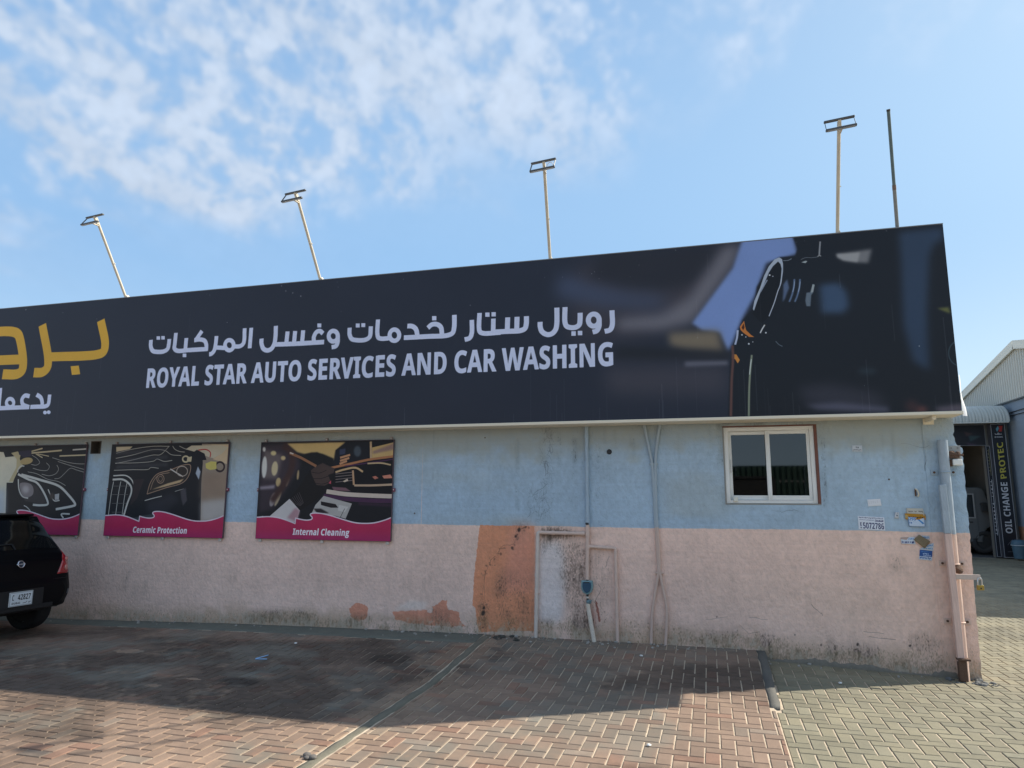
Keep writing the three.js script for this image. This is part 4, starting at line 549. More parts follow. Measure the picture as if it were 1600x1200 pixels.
    A.poly([[680, 760], [770, 660], [1080, 745], [1010, 910], [900, 880], [640, 850]], 'rgb(178,172,166)'); A.poly([[740, 720], [900, 750], [930, 790], [850, 790], [740, 760]], 'rgb(34,28,32)'); A.poly([[660, 800], [740, 800], [830, 850], [700, 850]], 'rgb(44,36,40)', { blur: 5 }); A.poly([[940, 760], [1040, 780], [1000, 840], [925, 820]], 'rgb(200,194,188)'); A.line([[1000, 800], [950, 900]], 5, 'rgb(30,28,30)');
    // arm, glove and brush
    A.poly([[160, 900], [400, 690], [510, 820], [470, 950], [200, 940]], 'rgb(206,198,194)'); A.poly([[370, 900], [460, 790], [510, 820], [480, 950]], 'rgb(180,140,146)', { blur: 10 }); A.poly([[40, 890], [110, 880], [130, 920], [40, 920]], 'rgb(206,206,206)');
    A.poly([[395, 690], [470, 600], [560, 470], [620, 380], [690, 330], [790, 330], [890, 370], [860, 500], [800, 600], [700, 700], [560, 790], [510, 820]], 'rgb(24,21,24)'); A.poly([[690, 330], [760, 300], [815, 325], [890, 360], [880, 410], [820, 430], [850, 510], [780, 550], [690, 540], [640, 430], [630, 380]], 'rgb(74,58,54)', { blur: 3 }); for (const p of [[[640, 400], [720, 410], [800, 380]], [[660, 470], [740, 470], [830, 440]], [[680, 520], [760, 530], [845, 500]]]) w2(p, 6, 'rgb(30,26,28)');
    A.line([[400, 190], [520, 240], [690, 335]], 26, 'rgb(150,102,72)', { curve: false }); A.line([[400, 186], [440, 200]], 12, 'rgb(206,196,184)'); A.poly([[825, 520], [850, 490], [850, 530]], 'rgb(200,80,96)'); for (let k = 0; k < 6; k++) w2([[410 + k * 18, 690 - k * 14], [450 + k * 16, 740 - k * 10], [520 + k * 6, 770 - k * 6]], 4, 'rgb(92,82,84)');
  }, 'Internal Cleaning', [0.284, 0.955, 0.42]);
}

// ------------------------------------------------------------------ pipes and cables on the wall
const pBlue = mat(0.42, 0.53, 0.62, 0.6, { map: rep(SMUDGE, 0.35) }), pPink = mat(0.78, 0.58, 0.48, 0.6, { map: rep(SMUDGE, 0.35) }), pPale = mat(0.76, 0.66, 0.58, 0.7, { map: rep(SMUDGE, 0.25) }), rusty = mat(0.135, 0.078, 0.052, 0.9, { map: rep(SMUDGE, 0.15), bumpMap: rep(GRAIN, 0.1), bumpScale: 0.003 }), blackish = mat(0.03, 0.03, 0.032, 0.6);
const wp = (px, py, z) => { const p = onWall(px, py, z); return [p.x, p.y, z]; };
const ring = (x, y, z, r, h, n = 16) => cyl(r, r, h, x, y, z, n), ringX = (x, y, z, r, h) => cyl(r, r, h, 0, 0, 0, 16).rotateZ(Math.PI / 2).translate(x, y, z);
{
  const z = 0.030, g = thing('water_pipe', 'thin plastic water pipe running down from the signboard and branching above the blue meter', 'pipe'), X = -1.388;
  mesh('riser', [rod([X + 0.002, 2.60, z], [X, 1.43, z], 0.0215), ring(X, 2.45, z, 0.026, 0.03), ring(X, 1.52, z, 0.026, 0.04), ring(X, 1.46, z, 0.0255, 0.03)], pBlue, g); mesh('stop_valve', [new THREE.SphereGeometry(0.022, 14, 10).translate(X - 0.004, 1.435, z + 0.006)], blackish, g);
  mesh('riser', [rod([X, 1.42, z], [X - 0.012, 0.80, z], 0.0215), ring(X - 0.002, 1.318, z, 0.0275, 0.06), ring(X - 0.003, 1.172, z, 0.0275, 0.05), ring(X - 0.01, 0.96, z, 0.0245, 0.05)], pPink, g);
  mesh('branch', [rod([X - 0.03, 1.318, z], [-1.962, 1.322, z], 0.0215), ringX(X - 0.06, 1.318, z, 0.0265, 0.04), ringX(-1.80, 1.321, z, 0.0255, 0.035), ringX(-1.66, 1.32, z, 0.0255, 0.03)], pPink, g);
  mesh('branch', [tube([[-1.955, 1.322, z], [-1.972, 1.321, z], [-1.985, 1.308, z], [-1.986, 1.28, z]], 0.021, 16, 12), rod([-1.986, 1.29, z], [-2.014, 0.11, z], 0.0215), ring(-2.0, 0.83, z, 0.026, 0.035)], pPale, g);
  mesh('branch', [rod([X + 0.01, 1.172, z], [-1.09, 1.160, z], 0.0185), tube([[-1.095, 1.160, z], [-1.078, 1.158, z], [-1.068, 1.145, z], [-1.068, 1.12, z]], 0.0175, 16, 12), rod([-1.068, 1.13, z], [-1.066, 0.11, z], 0.0195), ring(-1.067, 0.70, z, 0.021, 0.035), ringX(-1.13, 1.163, z, 0.0225, 0.03)], pPink, g);
  mesh('sleeve', [rod([-1.398, 0.535, z + 0.01], [-1.385, 0.46, z + 0.012], 0.026, 16, 0.022), rod([-1.388, 0.47, z + 0.012], [-1.322, 0.10, z + 0.03], 0.0245)], mat(0.80, 0.70, 0.58, 0.75, { map: rep(SMUDGE, 0.2) }), g);
  for (const [x, y] of [[X, 2.2], [X, 1.75], [-1.998, 0.62], [-1.067, 0.45]]) mesh('clip', [rbox(0.055, 0.016, 0.012, x, y, 0.008, 0.003), new THREE.TorusGeometry(0.024, 0.004, 6, 14, Math.PI).rotateX(Math.PI / 2).rotateZ(0).translate(x, y, z - 0.004)], y > LINE ? pBlue : pPink, g);
  const m = thing('water_meter', 'small blue water meter on the thin pipe', 'water meter', [-1.398, 0.69, 0.03]), teal = mat(0.24, 0.40, 0.42, 0.5, { map: rep(SMUDGE, 0.2) });
  { const s = new THREE.Shape(); s.moveTo(-0.058, 0.095); s.lineTo(0.058, 0.095); s.lineTo(0.062, 0.04); s.quadraticCurveTo(0.055, -0.035, 0.0, -0.045); s.quadraticCurveTo(-0.055, -0.035, -0.062, 0.04); s.closePath(); mesh('housing', new THREE.ExtrudeGeometry(s, { depth: 0.045, bevelEnabled: true, bevelSize: 0.006, bevelThickness: 0.006, bevelSegments: 2 }), teal, m);
    const q = new THREE.Shape(); q.moveTo(-0.044, 0.083); q.lineTo(0.044, 0.083); q.lineTo(0.047, 0.04); q.quadraticCurveTo(0.04, -0.022, 0, -0.030); q.quadraticCurveTo(-0.04, -0.022, -0.047, 0.04); q.closePath(); const lid = mesh('lid', new THREE.ExtrudeGeometry(q, { depth: 0.008, bevelEnabled: true, bevelSize: 0.003, bevelThickness: 0.003, bevelSegments: 2 }).translate(0, 0, 0.052), mat(0.015, 0.075, 0.135, 0.35), m); mesh('hinge', rod([-0.03, 0.085, 0.064], [0.03, 0.085, 0.064], 0.005, 8), blackish, lid); }
  mesh('union', ring(0, 0.105, 0.0, 0.016, 0.03), blackish, m); mesh('union', ring(0, -0.06, 0.01, 0.014, 0.04), blackish, m); mesh('union', [ring(0, -0.086, 0.01, 0.017, 0.02)], mat(0.66, 0.62, 0.55, 0.6), m); mesh('union', [ring(0, -0.105, 0.01, 0.013, 0.03)], blackish, m); mesh('valve', [new THREE.SphereGeometry(0.031, 16, 12).scale(1, 0.85, 0.8).translate(0.014, -0.135, 0.012), rod([0.02, -0.13, 0.03], [0.055, -0.115, 0.04], 0.006, 8)], mat(0.16, 0.24, 0.26, 0.55), m);
}
{ // four service cables bundled in pairs
  const cb = mat(0.42, 0.50, 0.55, 0.6, { map: rep(SMUDGE, 0.4) }), cp = mat(0.70, 0.52, 0.43, 0.65, { map: rep(SMUDGE, 0.4) }), A = [[1006, 662], [1014, 700], [1019, 726], [1022, 770], [1024, 815], [1025, 824]], B = [[1031, 662], [1027, 690], [1024, 724], [1024.5, 770], [1026.5, 815], [1027, 824]], A2 = [[1025, 824], [1027, 860], [1029, 892], [1024, 925], [1019, 960], [1017.5, 1008]], B2 = [[1027, 824], [1029.5, 860], [1031, 892], [1037, 925], [1042, 955], [1040, 1008]];
  const labels = ['painted wall cable whose ends splay towards the water meter', 'painted wall cable whose ends splay towards the window'];
  [[A, A2], [B, B2]].forEach(([u, l], i) => { const g = thing('wall_cable', labels[i], 'cable', [0, 0, 0], 0, 'pair of painted cables'); const zz = 0.021 + i * 0.004; mesh('upper_run', tube(u.map((p) => wp(p[0], p[1], zz)), 0.0165, 60, 10), cb, g); mesh('lower_run', tube(l.map((p) => wp(p[0], p[1], zz)), 0.0165, 60, 10), cp, g); });
  for (const [x, y, lab, m] of [[1021.5, 725, 'cable clip on the blue part of the wall', cb], [1030, 895, 'cable clip on the pink part of the wall', cp]]) { const p = onWall(x, y, 0.02); tag(mesh('cable_clip', [rbox(0.085, 0.022, 0.010, p.x, p.y, 0.031, 0.004), rbox(0.018, 0.026, 0.03, p.x - 0.038, p.y, 0.018, 0.004), rbox(0.018, 0.026, 0.03, p.x + 0.038, p.y, 0.018, 0.004)], m), lab, 'cable clip'); }
}
{ const p = onWall(952, 706), g = tag(mesh('pipe_stub', [new THREE.TorusGeometry(0.024, 0.007, 8, 20).translate(p.x, p.y, 0.004), cyl(0.022, 0.022, 0.002, 0, 0, 0, 20).rotateX(Math.PI / 2).translate(p.x, p.y, 0.0035)], mat(0.035, 0.035, 0.038, 0.7)), 'small round dark pipe end in the blue wall', 'pipe end'); }

// ------------------------------------------------------------------ gate hardware at the corner
{
  const g = thing('gate_post', 'round steel post clamped to the wall corner, painted blue above and pink below', 'gate post'), z = 0.075, X = (y) => lerp(2.348, 2.340, 1 - y / 2.34);
  mesh('upper_tube', [rod([X(1.38), 1.38, z], [X(2.34), 2.335, z], 0.047, 24)], mat(0.40, 0.47, 0.53, 0.45, { map: rep(SMUDGE, 0.5) }), g); mesh('lower_tube', rod([X(-0.03), -0.05, z], [X(1.38), 1.379, z], 0.0468, 24), mat(0.78, 0.56, 0.45, 0.5, { map: rep(SMUDGE, 0.5) }), g);
  for (const [y, m] of [[2.005, pBlue], [1.085, pPink], [0.52, pPink]]) { const c = mesh('clamp', [rbox(0.065, 0.055, 0.012, X(y) - 0.085, y, 0.019, 0.004), rbox(0.065, 0.055, 0.012, X(y) + 0.085, y, 0.019, 0.004), new THREE.TorusGeometry(0.051, 0.006, 8, 24, Math.PI).rotateX(Math.PI / 2).translate(X(y), y, z)], m, g); for (const s of [-1, 1]) mesh('bolt', cyl(0.012, 0.012, 0.014, 0, 0, 0, 6).rotateX(Math.PI / 2).translate(X(y) + s * 0.088, y, 0.03), rusty, c); }
  mesh('rust_collar', [lump(0.055, 3, 1.1, X(1.02) + 0.012, 1.035, z + 0.016)], rusty, g);
  const b = thing('gate_bar', 'square steel tube leaning upright before the round post, with a flat latch bar', 'gate bar'), zb = 0.158;
  mesh('upper_tube', [beam([2.283, 1.875, zb], [2.290, 1.39, zb], 0.062, 0.055)], mat(0.40, 0.47, 0.53, 0.5, { map: rep(SMUDGE, 0.5) }), b); mesh('lower_tube', [beam([2.290, 1.389, zb], [2.302, 0.16, zb], 0.062, 0.055)], mat(0.76, 0.54, 0.46, 0.55, { map: rep(SMUDGE, 0.5) }), b);
  mesh('rusty_foot', [beam([2.307, 0.20, zb + 0.004], [2.308, -0.02, zb + 0.004], 0.072, 0.062), rbox(0.11, 0.02, 0.085, 2.322, 0.185, zb + 0.006, 0.004)], rusty, b);
  mesh('latch_bar', [box2(2.32, 2.535, 0.945, 0.995, zb + 0.012, zb + 0.030, 0.003)], mat(0.66, 0.52, 0.44, 0.5, { map: rep(SMUDGE, 0.3) }), b);
  const lk = thing('padlock', 'brass padlock hanging from the end of the flat latch bar', 'padlock', [2.522, 0.845, zb + 0.034], 0.15); mesh('body', rbox(0.062, 0.05, 0.026, 0, 0.028, 0, 0.006), mat(0.40, 0.29, 0.08, 0.35, { metalness: 0.85, map: rep(SMUDGE, 0.1) }), lk); mesh('shackle', [tube([[-0.019, 0.05, 0], [-0.019, 0.085, 0], [-0.012, 0.113, -0.004], [0.004, 0.119, -0.004], [0.018, 0.108, 0], [0.019, 0.05, 0]], 0.0052, 30, 8)], mat(0.62, 0.62, 0.60, 0.28, { metalness: 0.9 }), lk); mesh('keyway', cyl(0.007, 0.007, 0.002, 0, 0, 0, 12).rotateX(Math.PI / 2).translate(0, 0.022, 0.0138), blackish, lk);
  const t = thing('gate_latch', 'rusty latch box with a white plastic cap on the wall corner beside the round post', 'latch', [2.455, 2.10, 0.022]);
  mesh('plate', [rbox(0.115, 0.15, 0.014, 0.01, 0.105, 0.0, 0.003)], mat(0.40, 0.41, 0.40, 0.6, { map: rep(SMUDGE, 0.12) }), t); mesh('mechanism', [rbox(0.10, 0.052, 0.05, -0.012, 0.075, 0.03, 0.006), rod([-0.055, 0.085, 0.05], [0.075, 0.08, 0.05], 0.011, 10), lump(0.026, 8, 0.9, -0.025, 0.105, 0.03), lump(0.022, 9, 0.9, 0.03, 0.10, 0.03), rbox(0.03, 0.07, 0.03, -0.042, 0.0, 0.02, 0.004)], rusty, t); mesh('cap', rbox(0.088, 0.062, 0.06, 0.014, 0.005, 0.036, 0.01), mat(0.80, 0.80, 0.76, 0.45), t); for (const x of [-0.02, 0.04]) mesh('screw', cyl(0.009, 0.009, 0.008, 0, 0, 0, 10).rotateX(Math.PI / 2).translate(x, 0.155, 0.01), mat(0.2, 0.2, 0.2, 0.5), t);
  // broken cement round the foot of the post
  const rb = [], rnd = rng(91); for (let k = 0; k < 46; k++) { const x = 2.18 + rnd() * 0.42, zz = 0.03 + rnd() * 0.22, r = 0.008 + rnd() * rnd() * 0.034; rb.push(lump(r, k + 200, 0.6, x, H(x, zz) + r * 0.2, zz).deleteAttribute('uv')); } const o = mesh('cement_rubble', rb, mat(0.13, 0.13, 0.125, 0.95)); o.userData.kind = 'stuff'; tag(o, 'dark broken cement round the foot of the gate post', 'rubble');
}
// ------------------------------------------------------------------ bills, cards and bits on the wall
function card(name, label, category, corners, w, h, draw, { t = 0.003, rough = 0.7, z = 0.003, curl = 0 } = {}) {
  const q = corners.map((c) => onWall(c[0], c[1], z)), cx = (q[0].x + q[1].x + q[2].x + q[3].x) / 4, cy = (q[0].y + q[1].y + q[2].y + q[3].y) / 4;
  const c = canvas(w, h), ctx = c.getContext('2d'); draw(ctx, w, h); const p = [], uv = [], ix = [], N = 6;
  const at = (u, v) => { const x = lerp(lerp(q[0].x, q[1].x, u), lerp(q[3].x, q[2].x, u), v), y = lerp(lerp(q[0].y, q[1].y, u), lerp(q[3].y, q[2].y, u), v); return [x - cx, y - cy, t + curl * (u * u * v + (1 - u) * (1 - v) * 0.6) + 0.001 * Math.sin(u * 7 + v * 5)]; };
  for (let j = 0; j <= N; j++) for (let i = 0; i <= N; i++) { p.push(...at(i / N, j / N)); uv.push(i / N, 1 - j / N); } const n1 = N + 1; for (let j = 0; j < N; j++) for (let i = 0; i < N; i++) { const a = j * n1 + i; ix.push(a, a + n1, a + 1, a + 1, a + n1, a + n1 + 1); }
  const rim = []; for (let i = 0; i < N; i++) rim.push(i); for (let j = 0; j < N; j++) rim.push(j * n1 + N); for (let i = N; i > 0; i--) rim.push(N * n1 + i); for (let j = N; j > 0; j--) rim.push(j * n1);
  const base = p.length / 3; rim.forEach((k) => { p.push(p[k * 3], p[k * 3 + 1], 0); uv.push(uv[k * 2], uv[k * 2 + 1]); }); rim.forEach((k, i) => { const m = (i + 1) % rim.length; ix.push(k, rim[m], base + i, base + i, rim[m], base + m); });
  const g = new THREE.BufferGeometry(); g.setAttribute('position', new THREE.Float32BufferAttribute(p, 3)); g.setAttribute('uv', new THREE.Float32BufferAttribute(uv, 2)); g.setIndex(ix); g.computeVertexNormals();
  const m = mesh(name, g, new THREE.MeshPhysicalMaterial({ map: canvasTex(c), roughness: rough, side: THREE.DoubleSide })); m.position.set(cx, cy, z); return tag(m, label, category);
}
const fill = (ctx, w, h, c) => { ctx.fillStyle = c; ctx.fillRect(0, 0, w, h); }, scrib = (ctx, x, y, w, h, c, seed, n = 12) => { const r = rng(seed); ctx.fillStyle = c; for (let k = 0; k < n; k++) { const a = x + w * (k + 0.1 * r()) / n; ctx.fillRect(a, y + h * 0.3 * r(), w / n * (0.45 + 0.4 * r()), h * (0.5 + 0.3 * r())); } };
card('wall_sticker', 'white sticker with a large blue telephone number 5072786 on the blue wall', 'sticker', [[1340, 806], [1381.5, 808.3], [1383.2, 829], [1341.8, 827]], 512, 260, (x, w, h) => { fill(x, w, h, 'rgb(218,222,230)'); const B = 'rgb(28,40,96)'; scrib(x, 20, 16, 470, 26, B, 1, 30); scrib(x, 24, 62, 290, 18, 'rgb(90,100,140)', 2, 20); scrib(x, 330, 54, 160, 36, B, 3, 7); x.strokeStyle = B; x.lineWidth = 6; x.strokeRect(330, 86, 150, 4); scrib(x, 34, 120, 26, 110, B, 4, 1); fitText(x, '5072786', 84, 238, 412, 116, '', B); x.fillStyle = B; for (const y of [120, 165, 210]) x.fillRect(38, y, 26, 26); x.fillStyle = 'rgb(218,222,230)'; for (const y of [130, 175, 220]) x.fillRect(46, y, 10, 8); });
card('paper_label', 'small blank white paper stuck above the telephone number sticker', 'label', [[1354.8, 780.5], [1375.3, 779.3], [1377.5, 790], [1356.8, 791.2]], 64, 40, (x, w, h) => { fill(x, w, h, 'rgb(222,224,228)'); scrib(x, 4, 6, 50, 20, 'rgb(212,214,218)', 9, 5); });
card('name_plate', 'tiny white plate with a line of print, right of the window on the blue wall', 'plate', [[1331, 696], [1346.8, 696], [1347.2, 705.5], [1331.6, 705.5]], 128, 80, (x, w, h) => { fill(x, w, h, 'rgb(196,202,208)'); scrib(x, 46, 12, 40, 30, 'rgb(60,66,74)', 4, 3); scrib(x, 8, 52, 112, 16, 'rgb(80,86,94)', 5, 14); }, { t: 0.006 });
card('wall_tag', 'tiny pale tag between the telephone number sticker and the cluster of cards', 'tag', [[1398.5, 800], [1404.2, 800], [1404, 810], [1397.2, 809]], 40, 60, (x, w, h) => { fill(x, w, h, 'rgb(200,202,206)'); x.fillStyle = 'rgb(70,74,80)'; x.fillRect(16, 28, 12, 14); x.fillRect(22, 8, 10, 5); }, { t: 0.012 });
card('advert_card', 'cream card stuck on the blue wall, topmost of the cluster of cards', 'card', [[1416, 793.5], [1441.5, 794.2], [1444, 806], [1417, 805]], 200, 90, (x, w, h) => { fill(x, w, h, 'rgb(196,192,180)'); scrib(x, 16, 34, 60, 16, 'rgb(60,58,60)', 21, 5); scrib(x, 92, 34, 30, 16, 'rgb(60,58,60)', 22, 3); scrib(x, 140, 32, 50, 18, 'rgb(40,38,40)', 23, 4); }, { t: 0.008, curl: 0.012 });
card('advert_card', 'frayed orange card stuck between a cream card and a blue and white card', 'card', [[1413.5, 802], [1445.5, 803.5], [1446, 812], [1415, 811.5]], 200, 60, (x, w, h) => { fill(x, w, h, 'rgb(186,132,32)'); scrib(x, 20, 26, 160, 24, 'rgb(74,50,20)', 31, 9); scrib(x, 0, 0, 30, 60, 'rgb(196,176,130)', 33, 3); }, { t: 0.010, z: 0.008, curl: 0.006 });
card('advert_card', 'blue and white card printed 299 under the orange card', 'card', [[1418.5, 807.5], [1444, 809.5], [1445.3, 823.3], [1420.3, 822.3]], 220, 130, (x, w, h) => { fill(x, w, h, 'rgb(200,214,230)'); fitText(x, '299', 8, 46, 96, 36, '', 'rgb(40,100,170)'); x.fillStyle = 'rgb(70,140,200)'; x.beginPath(); x.moveTo(112, 20); x.lineTo(150, 24); x.lineTo(212, 78); x.lineTo(190, 92); x.closePath(); x.fill(); scrib(x, 10, 64, 40, 34, 'rgb(40,100,170)', 44, 2); x.strokeStyle = 'rgb(60,120,180)'; x.lineWidth = 6; x.strokeRect(2, 2, w - 4, h - 4); scrib(x, 60, 60, 50, 10, 'rgb(120,150,190)', 46, 6); }, { t: 0.009, z: 0.012 });
card('torn_bill', 'torn strip of a blue and white bill under the paint edge', 'bill', [[1407, 840], [1429, 838.5], [1431, 850.5], [1408, 850]], 180, 90, (x, w, h) => { fill(x, w, h, 'rgb(184,158,146)'); x.fillStyle = 'rgb(206,212,222)'; x.beginPath(); x.moveTo(0, 20); x.lineTo(70, 36); x.lineTo(110, 0); x.lineTo(180, 4); x.lineTo(176, 90); x.lineTo(6, 82); x.fill(); scrib(x, 10, 48, 160, 34, 'rgb(34,60,120)', 52, 8); scrib(x, 96, 10, 70, 24, 'rgb(90,140,190)', 53, 6); });
card('cardboard_scrap', 'brown cardboard scrap stuck askew over the torn blue bills', 'scrap', [[1435.8, 835.5], [1453.5, 846], [1444.5, 856.5], [1427.5, 843.2]], 64, 64, (x, w, h) => { fill(x, w, h, 'rgb(128,114,88)'); scrib(x, 4, 4, 56, 50, 'rgb(120,106,82)', 61, 6); }, { t: 0.010, z: 0.010, curl: 0.01 });
card('torn_bill', 'crumpled pale blue bill below the cardboard scrap', 'bill', [[1447, 852], [1458.5, 848.5], [1459, 861], [1437, 858.5]], 140, 80, (x, w, h) => { fill(x, w, h, 'rgb(196,206,216)'); scrib(x, 10, 10, 120, 26, 'rgb(60,130,190)', 71, 9); scrib(x, 10, 44, 120, 26, 'rgb(80,140,190)', 72, 8); }, { t: 0.006, z: 0.004 });
card('torn_bill', 'small pale blue scrap beside the upper corner of the cardboard', 'bill', [[1440, 837], [1452, 837.5], [1453, 842], [1444, 842.5]], 80, 40, (x, w, h) => { fill(x, w, h, 'rgb(190,198,206)'); scrib(x, 6, 8, 66, 24, 'rgb(70,110,160)', 74, 7); });
card('advert_card', 'dark blue card with white print, lowest of the bills on the pink wall', 'card', [[1437.3, 859], [1456.8, 860], [1456, 876], [1436, 873.8]], 200, 160, (x, w, h) => { fill(x, w, h, 'rgb(42,84,150)'); scrib(x, 20, 16, 120, 20, 'rgb(90,140,200)', 81, 7); scrib(x, 50, 46, 100, 26, 'rgb(170,196,226)', 82, 4); scrib(x, 60, 76, 120, 20, 'rgb(190,206,230)', 83, 8); x.fillStyle = 'rgb(190,204,220)'; x.fillRect(0, 104, w, 60); scrib(x, 10, 112, 180, 36, 'rgb(44,84,150)', 84, 9); }, { t: 0.004 });
{ const p = onWall(1432, 769), g = thing('wall_hook', 'rusted cream hook hanging on the blue wall above the cluster of cards', 'hook', [p.x, p.y - 0.04, 0.004]); mesh('strip', tube([[-0.012, 0.075, 0.002], [0.004, 0.06, 0.016], [0.012, 0.03, 0.022], [0.012, 0.005, 0.016], [0.002, 0.0, 0.010]], 0.009, 24, 8), mat(0.66, 0.60, 0.48, 0.6), g); mesh('rusty_back', rbox(0.014, 0.075, 0.012, -0.012, 0.036, 0.006, 0.003), rusty, g); }
{ const list = [[1389, 749, 'rusty nail head in the blue wall near the gate post'], [758, 684, 'dark nail head high on the blue wall left of the long crack'], [648, 802, 'nail head in the blue wall just above the paint edge']]; for (const [x, y, l] of list) { const p = onWall(x, y); tag(mesh('wall_nail', new THREE.SphereGeometry(0.009, 10, 8).scale(1, 1, 0.8).translate(p.x, p.y, 0.004), rusty), l, 'nail'); } }

// ------------------------------------------------------------------ litter on the paving
{
  const bl = mat(0.30, 0.52, 0.80, 0.4), a = onGround(400, 1031, 0.01), b = onGround(419, 1027, 0.01), c = onGround(417, 1032, 0.01);
  const y = (p) => H(p.x, p.z) + 0.008; tag(mesh('drinking_straw', rod([a.x, y(a), a.z], [b.x, y(b), b.z], 0.005, 8), bl), 'pale blue straw on the dark paving, the longer of two', 'straw', 'blue straws on the paving'); tag(mesh('drinking_straw', rod([a.x + 0.005, y(a), a.z + 0.02], [c.x, y(c), c.z], 0.005, 8), bl), 'pale blue straw on the dark paving, the shorter of two', 'straw', 'blue straws on the paving');
  const bits = [[462, 1006, 'white paper crumb on the dark paving nearer the straws'], [1014, 1166, 'white pebble on the sunlit red paving'], [532, 978, 'white paper crumb at the foot of the wall beside a small orange patch'], [1313, 1069, 'white fleck on the shaded grey paving'], [1002, 1022, 'white fleck on the shaded red paving below the cables']];
  bits.forEach(([x, yy, l], i) => { const p = onGround(x, yy, 0.05); const q = onGround(x, yy, H(p.x, p.z)); tag(mesh('paper_crumb', lump(0.016, i + 30, 0.55, q.x, H(q.x, q.z) + 0.009, q.z), mat(0.74, 0.73, 0.70, 0.8)), l, 'litter'); });
  const h = onGround(478, 1183, 0), st = []; for (let k = 0; k < 6; k++) st.push(lump(0.016 + 0.012 * hash2(k, 3), k + 60, 0.6, h.x + (hash2(k, 1) - 0.5) * 0.12, 0.006, h.z + (hash2(k, 2) - 0.5) * 0.06).deleteAttribute('uv')); const o = mesh('loose_stones', st, mat(0.12, 0.11, 0.10, 0.95)); o.userData.kind = 'stuff'; tag(o, 'dark loose stones in a break of the drain strip', 'stones');
  const d = onGround(790, 998, 0.12), m = []; for (let k = 0; k < 26; k++) { const x = d.x + (hash2(k, 5) - 0.5) * 0.30, z = 0.12 + (hash2(k, 6) - 0.5) * 0.18; m.push(lump(0.01 + 0.03 * hash2(k, 7) ** 2, k + 90, 0.35, x, H(x, z) + 0.004, z).deleteAttribute('uv')); } const q = mesh('mud_clods', m, mat(0.055, 0.055, 0.045, 0.8)); q.userData.kind = 'stuff'; tag(q, 'dark clods of mud at the foot of the orange patch', 'mud');
}

